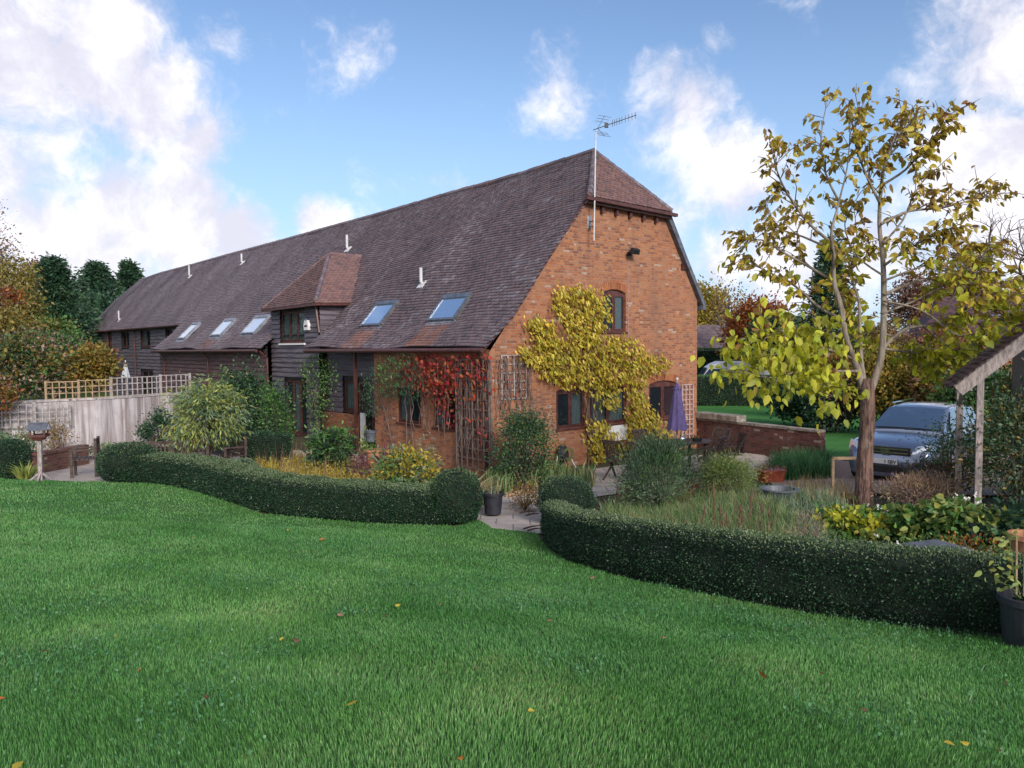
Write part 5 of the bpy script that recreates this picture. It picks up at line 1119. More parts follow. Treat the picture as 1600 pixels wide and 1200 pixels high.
h2 = house('neighbouring_house', 'neighbouring house with a purple-brown roof and roof window at the right edge', (33.5, 48, -.4), (15, 8, 3.7), -.35, 2.9, 'brick', 'roofpurple', windows=[(-4.5, 2.4, 1.4, 1.3), (-1.5, 2.4, 1.4, 1.3)])
mb = MB(); R = Matrix.Rotation(math.atan2(2.9, 4.4), 3, 'X'); mb.box((-3.3, -2.55, 4.95), (1.3, 1.1, .12), M=R); f = mb.build('roof_window', M_['white'], h2); mb = MB(); mb.box((-3.3, -2.60, 5.02), (1.1, .9, .06), M=R); mb.build('glass', M_['skyglass'], f)
# ------------------------------------------------------------------ white van
vn = P(1112, 583, 50); van = thing('van', 'white van with teal petals and dark lettering parked between the far hedges', 'van', (vn.x + 1.6, vn.y, tz(vn.x, vn.y)), math.radians(-4))
mb = MB(); Hv = 2.55; n = 0
prof_ = [(-2.55, .35), (-2.6, 1.15), (-2.45, 1.35), (-1.95, 2.15), (-1.6, 2.38), (-1.2, Hv), (2.4, Hv), (2.55, 2.4), (2.6, .35)]
mb.prism([(x, -.95, z) for x, z in prof_], (0, 1.9, 0)); mb.build('body', M_['white'], van, bevel=.09)
mb = MB(); mb.prism([(-2.40, -.962, 1.42), (-1.92, -.962, 2.08), (-1.1, -.962, 2.08), (-1.1, -.962, 1.42)], (0, .01, 0)); mb.build('side_window', M_['carglass'], van)
mb = MB(); mb.add([(-2.44, -.8, 1.42), (-1.98, -.72, 2.14), (-1.98, .72, 2.14), (-2.44, .8, 1.42)], [(0, 1, 2, 3)]); ws = mb.build('windscreen', M_['carglass'], van); ws.location = (-.03, 0, .02)
for x in (-1.7, 1.6):
    for y in (-.85, .85):
        m2 = MB(); m2.tube([(x, y - .11, .34), (x, y + .11, .34)], .34, 20); wo = m2.build('wheel', M_['plastic'], van); m2 = MB(); m2.tube([(x, y - .12, .34), (x, y + .12, .34)], .2, 14); m2.build('rim', M_['chrome'], wo)
mb = MB()
for i in range(6):
    a = i * math.pi / 3; c = Vector((-1.0 + .24 * math.cos(a), -.962, 1.8 + .24 * math.sin(a))); mb.box(c, (.24, .01, .12), M=Matrix.Rotation(-a, 3, 'Y'))
mb.build('petal_emblem', M_['vanteal'], van); mb = MB(); mb.bar((-1.2, -.6, Hv + .06), (-.6, -.6, Hv + .06), .08, .08); mb.build('roof_bar', M_['black'], van); mb = MB(); mb.bar((-1.2, .6, Hv + .06), (-.6, .6, Hv + .06), .08, .08); mb.build('roof_bar', M_['black'], van)
def text(s, size, M, mat, parent, name, align='LEFT', ext=.004, bold=0):
    cu = bpy.data.curves.new(name, 'FONT'); cu.body = s; cu.size = size; cu.extrude = ext; cu.align_x = align; cu.offset = bold
    to = bpy.data.objects.new('tmp', cu); C.objects.link(to); dg = bpy.context.evaluated_depsgraph_get(); me = bpy.data.meshes.new_from_object(to.evaluated_get(dg)); bpy.data.objects.remove(to)
    me.materials.clear(); me.materials.append(mat); o = link(name, me, parent); o.matrix_local = M; return o
text('Clean', .62, Matrix.Translation((-.6, -.965, 1.62)) @ Matrix.Rotation(math.pi / 2, 4, 'X'), M_['ink'], van, 'lettering')
# ------------------------------------------------------------------ parked car
cf = P(1384, 720, 16.6); HA = math.radians(44); fx = Vector((-math.sin(HA), -math.cos(HA), 0)); cc = Vector((cf.x, cf.y, 0)) - fx * 2.25
car = thing('car', 'steel-blue estate car parked facing the garden behind the catalpa trunk', 'car', (cc.x, cc.y, .10), math.atan2(fx.y, fx.x))
def loft(name, st, mat, parent, sub=2):
    K = len(st[0][1]); full = 2 * K - 2; mb = MB()
    for x, sec in st:
        ring = [(x, y, z) for y, z in sec] + [(x, -y, z) for y, z in sec[-2:0:-1]]; mb.v += ring
    for i in range(len(st) - 1):
        for j in range(full): j2 = (j + 1) % full; mb.f.append((i * full + j, (i + 1) * full + j, (i + 1) * full + j2, i * full + j2))
    mb.f.append(tuple(range(full))); mb.f.append(tuple((len(st) - 1) * full + j for j in range(full))[::-1])
    o = mb.build(name, mat, parent, smooth=True)
    if sub: s = o.modifiers.new('sub', 'SUBSURF'); s.levels = sub; s.render_levels = sub
    return o
def sec(w, zl, zt, sh=.8): return [(0, zl), (w * .8, zl), (w * .96, zl + .08), (w, (zl + zt) / 2 - .02), (w * 1.0, zt - .16), (w * .965, zt - .05), (w * sh, zt), (0, zt + .035)]
loft('body', [(2.30, sec(.58, .30, .60)), (2.27, sec(.70, .24, .70)), (2.18, sec(.82, .21, .84)), (2.0, sec(.885, .2, .95)), (1.75, sec(.905, .2, 1.01)), (1.3, sec(.91, .2, 1.07)), (.85, sec(.91, .2, 1.12)), (.3, sec(.91, .2, 1.13)), (-1, sec(.91, .2, 1.13)),
              (-1.9, sec(.90, .22, 1.13)), (-2.2, sec(.86, .28, 1.05)), (-2.28, sec(.76, .34, .9))], M_['car'], car)
def gs(wb, wt, zr): return [(0, 1.04), (wb * .9, 1.04), (wb, 1.07), (wb * .985, 1.11), (wt + (wb - wt) * .08, zr - .10), (wt, zr - .045), (wt * .82, zr), (0, zr + .025)]
loft('cabin', [(1.02, gs(.80, .79, 1.14)), (.96, gs(.81, .79, 1.17)), (.5, gs(.82, .72, 1.42)), (.12, gs(.82, .66, 1.615)), (-.1, gs(.82, .645, 1.655)), (-.7, gs(.82, .64, 1.68)), (-1.3, gs(.82, .64, 1.66)), (-1.85, gs(.80, .63, 1.60)), (-2.1, gs(.78, .68, 1.3)), (-2.2, gs(.76, .72, 1.12))], M_['car'], car)
def panel(name, q, mat, parent, n, off=.012, bulge=.0):
    mb = MB(); q = [Vector(p) for p in q]; K = 8; vs = []
    for i in range(K + 1):
        for j in range(K + 1):
            u, v = i / K, j / K; p = (q[0] * (1 - u) + q[1] * u) * (1 - v) + (q[3] * (1 - u) + q[2] * u) * v; vs.append(p + Vector(n).normalized() * (off + bulge * (1 - (2 * u - 1) ** 2) * (1 - (2 * v - 1) ** 2 * .5)))
    mb.add(vs, [(i * (K + 1) + j, (i + 1) * (K + 1) + j, (i + 1) * (K + 1) + j + 1, i * (K + 1) + j + 1) for i in range(K) for j in range(K)]); return mb.build(name, mat, parent, smooth=True)
panel('windscreen', [(.95, -.73, 1.17), (.95, .73, 1.17), (.16, .60, 1.585), (.16, -.60, 1.585)], M_['carglass'], car, (.5, 0, .85), .02, .05)
for sg in (-1, 1):
    for xa, xb, xc, xd in ((.62, -.30, -.22, .12), (-.38, -1.22, -1.15, -.30), (-1.30, -2.0, -1.7, -1.22)):
        panel('side_window', [(xa, sg * .815, 1.15), (xb, sg * .815, 1.15), (xc, sg * .68, 1.55), (xd, sg * .68, 1.55)], M_['carglass'], car, (0, sg, .4), .018)
    panel('headlight', [(2.22, sg * .50, .74), (2.05, sg * .84, .78), (1.86, sg * .865, .95), (2.06, sg * .56, .90)], M_['lens'], car, (.75, sg * .25, .55), .035, .03)
    mb = MB(); mb.box((.72, sg * 1.0, 1.14), (.14, .2, .14), taper=.8); mb.bar((.72, sg * .86, 1.10), (.72, sg * .98, 1.12), .05, .04); mb.build('mirror', M_['car'], car, bevel=.03)
    mb = MB(); mb.bar((.1, sg * .58, 1.70), (-1.6, sg * .58, 1.71), .035, .03); mb.build('roof_rail', M_['chrome'], car)
    panel('fog_lamp_recess', [(2.24, sg * .5, .34), (2.14, sg * .74, .36), (2.14, sg * .74, .46), (2.24, sg * .5, .46)], M_['black'], car, (1, sg * .3, 0), .045)
    for x in (1.38, -1.3):
        m2 = MB(); m2.tube([(x, sg * .70, .34), (x, sg * .925, .34)], .345, 24); wo = m2.build('wheel', M_['plastic'], car, bevel=.02); m2 = MB(); m2.tube([(x, sg * .8, .34), (x, sg * .932, .34)], .22, 18); m2.build('rim', M_['chrome'], wo)
        m2 = MB(); m2.tube([(x, sg * .8, .40), (x, sg * .915, .40)], .42, 24); m2.build('arch_shade_disc', M_['black'], car)  # black disc round the wheel stands in for the shaded arch opening
mb = MB(); mb.box((2.245, 0, .815), (.08, 1.0, .17)); gr_ = mb.build('grille', M_['black'], car, bevel=.02)
mb = MB()
for z in (.775, .855): mb.box((2.292, 0, z), (.02, .92, .028))
mb.build('chrome_bar', M_['chrome'], gr_); mb = MB()
for y in (-.05, .05): mb.box((2.305, y * 1.0, .82), (.02, .022, .12))
mb.box((2.305, 0, .82), (.02, .1, .02)); 
for s_ in ((-.085, 0, .02, .16), (.085, 0, .02, .16)): mb.box((2.303, s_[0], .82), (.016, .014, .15))
mb.box((2.303, 0, .9), (.016, .18, .014)); mb.box((2.303, 0, .74), (.016, .15, .014)); mb.build('badge', M_['chrome'], gr_)
mb = MB(); mb.box((2.30, 0, .42), (.06, 1.0, .16)); mb.build('lower_grille', M_['black'], car, bevel=.02)
mb = MB(); mb.box((2.335, 0, .585), (.015, .52, .115)); pl = mb.build('number_plate', M_['white'], car, bevel=.004)
TM = Matrix.Translation((2.345, .24, .548)) @ Matrix.Rotation(math.pi / 2, 4, 'Z') @ Matrix.Rotation(math.pi / 2, 4, 'X')
text('1 SBV', .105, TM, M_['ink'], pl, 'lettering', 'RIGHT', .002, .002)
mb = MB(); mb.bar((1.0, -.6, 1.17), (.98, .05, 1.2), .02, .015); mb.bar((1.0, 0, 1.17), (.98, .62, 1.2), .02, .015); mb.build('wiper', M_['black'], car)
# ------------------------------------------------------------------ open-sided shelter at the right
E0 = P(1497, 604, 11.7); ev = Vector((1.3, 2.9, 0)).normalized(); sv = Vector((.9125, -.409, 0)); sl_ = .9
sh = thing('garden_shelter', 'open timber shelter with a tiled roof at the right edge', 'shelter', (E0.x, E0.y, 0), math.atan2(sv.y, sv.x))
z0 = E0.z; LN = 1.35; WD = 2.6
mb = MB(); mb.bar((0, 0, z0 - .06), (WD, 0, z0 - .06 + WD * sl_), .04, .19); mb.build('bargeboard', M_['greywood'], sh)
mb = MB(); mb.bar((WD, 0, z0 - .06 + WD * sl_), (2 * WD, 0, z0 - .06), .04, .19); mb.build('bargeboard', M_['greywood'], sh)
def shf(a, h): c = 1 / math.hypot(1, sl_); return Vector((-.1 + h * c, -.12 + LN - a if False else a - .08, z0 + .07 - .1 * sl_ + h * sl_ * c))
hl_ = (WD + .1) * math.hypot(1, sl_)
def tiles2(name, fn, mat, parent, flip=False):
    global barn
    return tiles(name, fn, 0, LN + .1, 0, hl_, lambda a, h: True, mat, parent)
tiles('roof', lambda a, h: shf(LN - a, h), 0, LN + .1, 0, hl_, lambda a, h: True, M_['tilered'], sh)
mb = MB(); mb.add([(-.1, -.05, z0 + .05 - .1 * sl_), (WD, -.05, z0 + .05 + WD * sl_), (WD, LN, z0 + .05 + WD * sl_), (-.1, LN, z0 + .05 - .1 * sl_)], [(0, 1, 2, 3)])
mb.add([(WD, -.05, z0 + .05 + WD * sl_), (2 * WD + .1, -.05, z0 + .05 - .1 * sl_), (2 * WD + .1, LN, z0 + .05 - .1 * sl_), (WD, LN, z0 + .05 + WD * sl_)], [(0, 1, 2, 3)]); mb.build('roof_deck', M_['tilered'], sh)
def sloc(p): d = Vector(p) - Vector((E0.x, E0.y, 0)); return Vector((d.dot(sv), d.dot(Vector((-sv.y, sv.x, 0))), 0))
p1 = Vector((.30, .06, 0)); p2 = Vector((.14, LN - .3, 0))
for pz in (p1, p2, Vector((2 * WD - .3, .06, 0)), Vector((2 * WD - .2, LN - .3, 0))):
    mb = MB(); wz = Matrix.Rotation(sh.rotation_euler.z, 3, 'Z') @ pz + sh.location; gz = tz(wz.x, wz.y); top = z0 + min(pz.x, 2 * WD - pz.x) * sl_ - .04; mb.box((pz.x, pz.y, (gz + top) / 2 - .05), (.09, .09, top - gz + .1)); mb.build('post', M_['greywood'], sh)
mb = MB(); mb.bar((.14, 0, z0 - .0), (.14, LN, z0 - .0), .1, .12); mb.bar((.14, LN - .3, z0 - .35), (.14, LN - .75, z0 - .03), .06, .06); mb.bar((.14, LN - .3, z0 - .35), (.14, LN + .1, z0 - .03), .06, .06); mb.build('wall_plate', M_['greywood'], sh)
mb = MB(); mb.box((WD + .4, LN - .05, 1.7), (2 * WD - 1.0, .04, 3.4)); mb.build('back_boards', M_['black'], sh)
mb = MB()
for i in range(9): mb.bar((.9 + i * .16, .5, 2.2), (1.7 + i * .16, .5, 3.0), .02, .015); mb.bar((1.7 + i * .16, .53, 2.2), (.9 + i * .16, .53, 3.0), .02, .015)
mb.build('lattice', M_['greywood'], sh)
# ------------------------------------------------------------------ walls and trellis
def wall_path(name, label, cat, pts_, zt, zb, th, mat, cap=None):
    pts_ = [Vector((p[0], p[1], 0)) for p in pts_]; t = thing(name, label, cat, pts_[0], math.atan2((pts_[-1] - pts_[0]).y, (pts_[-1] - pts_[0]).x)); Mi = t.matrix_world if False else (Matrix.Translation(pts_[0]) @ Matrix.Rotation(t.rotation_euler.z, 4, 'Z')).inverted()
    q = [Mi @ p for p in pts_]; mb = MB(); n = len(q); nr = [Vector((-(q[min(i + 1, n - 1)] - q[max(i - 1, 0)]).normalized().y, (q[min(i + 1, n - 1)] - q[max(i - 1, 0)]).normalized().x, 0)) for i in range(n)]
    vs = []
    for i in range(n): vs += [(q[i].x, q[i].y, zb), (q[i].x, q[i].y, zt), (q[i].x + nr[i].x * th, q[i].y + nr[i].y * th, zt), (q[i].x + nr[i].x * th, q[i].y + nr[i].y * th, zb)]
    mb.add(vs, [(i * 4 + j, (i + 1) * 4 + j, (i + 1) * 4 + j + 1, i * 4 + j + 1) for i in range(n - 1) for j in range(3)] + [(0, 1, 2, 3), ((n - 1) * 4 + 3, (n - 1) * 4 + 2, (n - 1) * 4 + 1, (n - 1) * 4)]); mb.build('wall_face', M_[mat], t)
    if cap:
        mb = MB()
        for i in range(n - 1):
            k = max(1, int((q[i + 1] - q[i]).length / .5))
            for j in range(k): a = q[i].lerp(q[i + 1], j / k); b = q[i].lerp(q[i + 1], (j + .97) / k); o_ = nr[i] * th / 2 + Vector((0, 0, zt + .03)); mb.bar(a + o_, b + o_, th + .05, .06 + random.uniform(0, .012))
        mb.build('coping', M_[cap], t)
    return t
wpx = [(-90, 20.3), (-30, 20.8), (30, 21.4), (68, 22.0), (110, 22.4), (150, 22.8), (200, 23.6), (250, 24.6), (300, 25.6), (380, 26.6)]
WPT = [P(px, 600, Y) for px, Y in wpx]
wall_path('rendered_wall', 'curved retaining wall of stained white render at the left', 'wall', WPT, 1.74, -.3, .2, 'render', 'greytrel')
wall_path('planter_wall', 'low dark red brick planter wall at the edge of the patio', 'wall', [P(40, 600, 18.9), P(60, 600, 19.0), P(95, 600, 19.7), P(135, 600, 20.6)], .62, 0, .22, 'brickdark', 'brickdark')
Bc = wp(8.44, .1, 0); e_ = P(1282, 600, 20.6)
wl = wall_path('garden_wall', 'low weathered dark brick garden wall running from the gable corner', 'wall', [(Bc.x, Bc.y), (e_.x, e_.y)], .84, -.2, .24, 'brickdark', 'stone')
mb = MB(); mb.box((.95, .12, .99), (1.75, .42, .20)); meta(mb.build('stone_block', M_['stone'], None, bevel=.03), 'long pale stone block lying on the wall end by the gable corner', 'stone'); o = bpy.data.objects['stone_block']; o.location = wl.location; o.rotation_euler = wl.rotation_euler
def trellis(name, label, a, b, zlo, zhi, mat, cell=.17, posts=True, cat='trellis'):
    a = Vector((a[0], a[1], 0)); b = Vector((b[0], b[1], 0)); Ln = (b - a).length; t = thing(name, label, cat, a, math.atan2((b - a).y, (b - a).x)); mb = MB(); n = max(2, round(Ln / cell)); m = max(2, round((zhi - zlo) / cell))
    for i in range(n + 1): mb.box((Ln * i / n, 0, (zlo + zhi) / 2), (.028, .02, zhi - zlo))
    for j in range(m + 1): mb.box((Ln / 2, .022, zlo + (zhi - zlo) * j / m), (Ln + .02, .02, .028))
    mb.build('lattice', M_[mat], t)
    if posts:
        for x in (0, Ln): m2 = MB(); m2.box((x, .05, (zlo + zhi) / 2), (.06, .06, zhi - zlo + .08)); m2.build('post', M_[mat], t)
    return t
o_ = Vector((0, .1, 0))
trellis('trellis_panel', 'tan square trellis on top of the stained wall, left panel', WPT[3] + o_, P(120, 600, 22.5) + o_, 1.80, 2.30, 'trellis')
trellis('trellis_panel', 'tan square trellis on top of the stained wall, second panel from the left', P(120, 600, 22.5) + o_, P(172, 600, 23.15) + o_, 1.80, 2.32, 'trellis')
trellis('trellis_panel', 'greyish trellis on top of the wall in front of the far boarded wall', P(172, 600, 23.15) + o_, P(250, 600, 24.6) + o_, 1.80, 2.36, 'greytrel')
trellis('trellis_panel', 'greyish trellis running behind the weeping shrub', P(250, 600, 24.6) + o_, P(296, 600, 25.5) + o_, 1.80, 2.38, 'greytrel')
trellis('trellis_panel', 'pale trellis fixed to the face of the wall at the left edge', P(-40, 600, 20.5), P(52, 600, 21.5), 1.12, 1.72, 'greytrel', .19)
trellis('trellis_panel', 'pale trellis fixed to the wall behind the bird table', P(53, 600, 21.5), P(108, 600, 22.1), 1.10, 1.66, 'greytrel', .19)
ga_, gb_ = on_s(1066, 600, -.05), on_s(1083, 600, -.05)
trellis('wall_trellis', 'narrow pale trellis on the gable behind the purple parasol', wp(ga_.x, -.05, 0), wp(gb_.x, -.05, 0), .1, 1.98, 'pinktrel', .16, False)
ga_, gb_ = on_s(784, 600, -.05), on_s(822, 600, -.05)
trellis('wall_trellis', 'small trellis under the bare creeper left of the yellow vine', wp(ga_.x, -.05, 0), wp(gb_.x, -.05, 0), 1.9, 3.0, 'greytrel', .22, False)
ga_, gb_ = on_t(764, 600, -.16), on_t(712, 600, -.16)
trellis('wall_trellis', 'dark trellis carrying the bare creeper stems at the brick corner', wp(-.16, gb_.y, 0), wp(-.16, ga_.y, 0), .15, 2.9, 'twig', .24, True)
# ------------------------------------------------------------------ aerial, lamp, alarm box on the barn
def wv_(p): return wp(p.x, p.y, p.z)
m0 = wv_(on_s(928, 376, -.30)); m1 = wv_(on_s(931, 204, -.30)); ae = thing('tv_aerial', 'television aerial on a tall white mast fixed to the top of the gable', 'aerial', m0)
rel = lambda p: Vector(p) - m0
mb = MB(); mb.tube([(0, 0, 0), rel(m1)], .020, 8); mb.build('mast', M_['pipe'], ae)
mb = MB()
for y in (346, 372 - 18): q = wv_(on_s(928, y, -.30)); q2 = wv_(on_s(921, y, -.02)); mb.bar(rel(q), rel(q2), .04, .03)
qa, qb = wv_(on_s(921, 337, -.03)), wv_(on_s(921, 357, -.03)); mb.bar(rel(qa), rel(qb), .12, .03); mb.build('bracket', M_['greymetal'], ae)
b0_, b1_ = rel(wv_(on_s(927, 203, -.30))), rel(wv_(on_s(994, 180, -.55))); mb = MB(); mb.bar(b0_, b1_, .02, .02); mb.build('boom', M_['black'], ae)
mb = MB()
for f in (.44, .49, .54, .60, .66, .74, .82, .90, .98): c = b0_.lerp(b1_, f); mb.bar(c + Vector((0, 0, .09)), c - Vector((0, 0, .09)), .014, .014)
c = b0_.lerp(b1_, .3); mb.box(c, (.1, .06, .12)); mb.build('director_rods', M_['black'], ae)
mb = MB()
for z in (-.26, -.2, -.14, .14, .2, .26):
    for f in (.10,): c = b0_.lerp(b1_, f + abs(z) * .6) + Vector((0, 0, z)); mb.bar(c - Vector((.18, .1, 0)), c + Vector((.18, .1, 0)), .01, .01)
for sg in (-1, 1): mb.bar(b0_.lerp(b1_, .1), b0_.lerp(b1_, .26) + Vector((0, 0, .28 * sg)), .012, .012); 
mb.build('reflector_grid', M_['greymetal'], ae)
q = wv_(on_s(982, 397, 0)); wl_ = thing('wall_lamp', 'small black floodlight fixed high on the brick gable', 'wall lamp', q, BANG); mb = MB(); mb.box((0, -.04, 0), (.12, .08, .12)); mb.bar((0, -.08, 0), (0, -.2, .05), .04, .04); mb.build('bracket', M_['black'], wl_); mb = MB(); mb.box((-.02, -.26, .06), (.34, .16, .16), M=Matrix.Rotation(.5, 3, 'X'), taper=.8); mb.build('lamp_head', M_['black'], wl_, bevel=.02)
mb = MB(); mb.bar((0, -.012, -.08), (-.02, -.012, -2.4), .010, .010); mb.build('cable', M_['pinktrel'], wl_)
q = wv_(on_s(1067, 417, 0)); mb = MB(); mb.box((0, -.02, 0), (.2, .05, .2)); [mb.box((0, -.05, -.07 + .035 * i), (.18, .02, .012)) for i in range(5)]; o = mb.build('air_vent', M_['wood_dark']); o.location = q; o.rotation_euler = (0, 0, BANG); meta(o, 'small square brown air vent near the right verge of the gable', 'air vent')
q = wv_(on_t(483, 509, TD)); al = thing('alarm_box', 'white hexagonal alarm box with a blue lamp on the dormer', 'alarm box', q, BANG); mb = MB()
mb.prism([(-.03, -.16, -.16), (-.03, .16, -.16), (-.03, .2, 0), (-.03, .12, .2), (-.03, -.12, .2), (-.03, -.2, 0)], (-.1, 0, 0)); mb.build('case', M_['white'], al, bevel=.01)
mb = MB(); mb.box((-.135, 0, -.01), (.01, .2, .06)); mb.build('emblem', M_['ink'], al); mb = MB(); mb.tube([(-.08, 0, .19), (-.08, 0, .27)], [.07, .05], 10); mb.build('lamp', M_['carglass'], al)
# ------------------------------------------------------------------ parasols
def parasol(name, label, loc, h, zc, r, mat, sc=1):
    t = thing(name, label, 'parasol', loc); mb = MB(); mb.tube([(0, 0, 0), (0, 0, h + .06)], .024 * sc, 8); mb.build('pole', M_['greywood'], t); n = 32; mb = MB()
    for f0, f1, rr0, rr1 in ((0, .90, 1.0, .30), (.84, 1.0, .42, .05)):
        rows = []; K = 9
        for i in range(K + 1):
            f = i / K; z = zc + (h - zc) * (f0 + (f1 - f0) * f); R = r * (rr0 + (rr1 - rr0) * f ** .85); rows.append([(R * (1 + .16 * math.cos(8 * 2 * math.pi * k / n + .8 * f)) * math.cos(2 * math.pi * k / n), R * (1 + .16 * math.cos(8 * 2 * math.pi * k / n + .8 * f)) * math.sin(2 * math.pi * k / n), z + (.03 * math.cos(8 * 2 * math.pi * k / n) if i == 0 else 0)) for k in range(n)])
        mb.add([p for rw in rows for p in rw], [(i * n + k, i * n + (k + 1) % n, (i + 1) * n + (k + 1) % n, (i + 1) * n + k) for i in range(K) for k in range(n)])
    mb.build('canopy', M_[mat], t, smooth=True); mb = MB(); mb.lathe([(.001, 0), (.03, .01), (.035, .04), (.001, .08)], (0, 0, h + .04), 10); mb.build('finial', M_['white'], t); return t
pp = P(1058, 600, 20.2); parasol('parasol', 'folded purple parasol standing at the garden table', (pp.x, pp.y, tz(pp.x, pp.y)), P(1058, 597, 20.2).z, P(1058, 672, 20.2).z, .25, 'parasol')
pp = P(197, 600, 38); parasol('parasol', 'folded pale grey parasol before the far boarded wall', (pp.x, pp.y, tz(pp.x, pp.y)), P(197, 571, 38).z, P(197, 584, 38).z - .3, .2, 'canvas')
# ------------------------------------------------------------------ garden furniture
def chair_parts(t, w=.48):
    mb = MB()
    for i in range(6): mb.box((0, -.2 + i * .082, .43), (w - .04, .062, .018))
    mb.build('seat', M_['teak'], t); R = Matrix.Rotation(-.24, 3, 'X'); mb = MB()
    for i in range(7): mb.box((-w / 2 + .07 + i * (w - .14) / 6, .29, .70), (.036, .014, .46), M=R)
    mb.box((0, .345, .93), (w, .03, .07), M=R); mb.box((0, .24, .49), (w, .026, .05), M=R); mb.build('backrest', M_['teak'], t)
    for sx in (-1, 1):
        mb = MB(); mb.bar((sx * w / 2, .33, .96), (sx * w / 2, -.26, 0), .035, .04, (1, 0, 0)); mb.build('leg', M_['teak'], t)
        mb = MB(); mb.bar((sx * (w / 2 - .03), -.22, .44), (sx * (w / 2 - .03), .34, 0), .032, .04, (1, 0, 0)); mb.build('leg', M_['teak'], t)
        mb = MB(); mb.box((sx * w / 2, .0, .66), (.045, .5, .025)); mb.bar((sx * w / 2, -.2, .43), (sx * w / 2, -.2, .65), .03, .03); mb.build('armrest', M_['teak'], t)
tc_ = P(1062, 600, 19.6); tc_.z = tz(tc_.x, tc_.y)
tab = thing('garden_table', 'dark slatted oval garden table under the purple parasol', 'table', tc_, .5); mb = MB()
for i in range(13): y = -.5 + i * .083; ln = 1.9 * math.sqrt(max(.05, 1 - (y / .62) ** 2)); mb.box((0, y, .73), (ln, .07, .025))
mb.build('table_top', M_['teak'], tab)
for sx in (-1, 1):
    for sy in (-1, 1): mb = MB(); mb.box((sx * .6, sy * .3, .36), (.06, .06, .72)); mb.build('leg', M_['teak'], tab)
CH = [(966, 688, 18.4, 2.45, 'slatted chair furthest left, before the yellow vine'), (1000, 690, 18.0, 2.75, 'second slatted chair from the left, behind the rosemary'), (1012, 679, 20.3, .6, 'slatted chair backed against the vine left of the parasol'),
      (1108, 682, 18.6, 4.2, 'slatted chair right of the parasol with its back to the rosemary'), (1122, 674, 20.5, 5.6, 'slatted chair nearest the brick garden wall'), (1142, 684, 19.3, 4.9, 'rightmost slatted chair, turned side-on')]
for i, (px, py, Y, rz, lab) in enumerate(CH):
    b = GY(px, Y); t = thing('garden_chair', lab, 'chair', b, rz, 'slatted chairs round the garden table'); chair_parts(t)
c = tc_ + Vector((.05, -.1, .745)); o = MB(); o.lathe([(.001, 0), (.05, .005), (.075, .05), (.075, .09), (.05, .13), (.02, .15), (.001, .15)], n=16); o = o.build('glass_globe', M_['chrome'], smooth=True); o.location = c; meta(o, 'shiny round glass globe on the garden table', 'ornament')
t = thing('planter_bowl', 'dark bowl with small plants on the garden table', 'bowl', tc_ + Vector((.45, .0, .745))); mb = MB(); mb.lathe([(.001, 0), (.1, 0), (.15, .09), (.13, .09), (.12, .07), (.001, .07)], n=16); mb.build('bowl', M_['plastic'], t); leaves('foliage', rng.normal(size=(60, 3)) * [.06, .06, .02] + [0, 0, .12], L['orange'], t, .05)
def bench(label, px, Y, rz, w=1.5, mat='teak', dz=0, curved=False):
    b = GY(px, Y); b.z += dz; t = thing('garden_bench', label, 'bench', b, rz, 'weathered wooden benches round the left patio'); mb = MB()
    for i in range(5): mb.box((0, -.22 + i * .1, .43), (w, .08, .022))
    mb.build('seat', M_[mat], t); mb = MB(); n = int(w / .1)
    for i in range(n + 1):
        x = -w / 2 + .05 + (w - .1) * i / n; hh = .40 + (.12 * (1 - (2 * i / n - 1) ** 2) if curved else 0); mb.box((x, .27, .45 + hh / 2), (.045, .018, hh))
        if i < n: x2 = x + (w - .1) / n; h2 = .40 + (.12 * (1 - (2 * (i + 1) / n - 1) ** 2) if curved else 0); mb.bar((x, .27, .46 + hh), (x2, .27, .46 + h2), .045, .07)
    mb.build('backrest', M_[mat], t)
    for sx in (-1, 1):
        for y in (-.24, .27): mb = MB(); mb.box((sx * (w / 2 - .03), y, .32 if y < 0 else .46), (.06, .06, .64 if y < 0 else .92)); mb.build('leg', M_[mat], t)
        mb = MB(); mb.box((sx * (w / 2 - .03), 0, .655), (.08, .56, .03)); mb.build('armrest', M_[mat], t)
    return t
bench('dark wooden seat seen from its end beside the far left box ball', 128, 18.3, -1.2, .6)
bench('slatted bench with curved back beyond the weeping shrub', 280, 21.3, -.25, 1.5, curved=True)
bench('long slatted bench seen from behind in front of the weeping shrub', 268, 18.7, math.pi + .25, 1.7, dz=-.05)
bench('slatted bench right of the weeping shrub trunk', 350, 19.6, -.9, 1.4)
b = GY(236, 19.6); t = thing('patio_table', 'pale grey low table between the benches', 'table', b, .3); mb = MB()
for i in range(8): mb.box((0, -.35 + i * .1, .62), (1.1, .085, .03))
mb.build('table_top', M_['greywood'], t)
for sx in (-1, 1):
    for sy in (-1, 1): m2 = MB(); m2.box((sx * .48, sy * .33, .3), (.06, .06, .6)); m2.build('leg', M_['greywood'], t)
# bird table
b = G(64, 751); b.z = tz(b.x, b.y); Yb = b.y; top_ = P(64, 662, Yb).z - b.z; t = thing('bird_table', 'bird table on a pale post with a small blue-grey roof at the lawn edge', 'bird table', b, .25)
mb = MB(); mb.box((0, 0, (top_ - .3) / 2), (.085, .085, top_ - .3)); mb.build('post', M_['greywood'], t); mb = MB()
for a in (0, 1, 2, 3): mb.bar((0, 0, .2), (.22 * math.cos(a * math.pi / 2), .22 * math.sin(a * math.pi / 2), .02), .04, .04)
mb.build('foot_brace', M_['greywood'], t); mb = MB(); mb.box((0, 0, top_ - .29), (.34, .30, .03)); mb.box((0, -.15, top_ - .265), (.34, .02, .05)); mb.box((0, .15, top_ - .265), (.34, .02, .05)); mb.box((0, 0, top_ - .34), (.2, .2, .06), taper=1.3); mb.build('tray', M_['wood_dark'], t)
mb = MB()
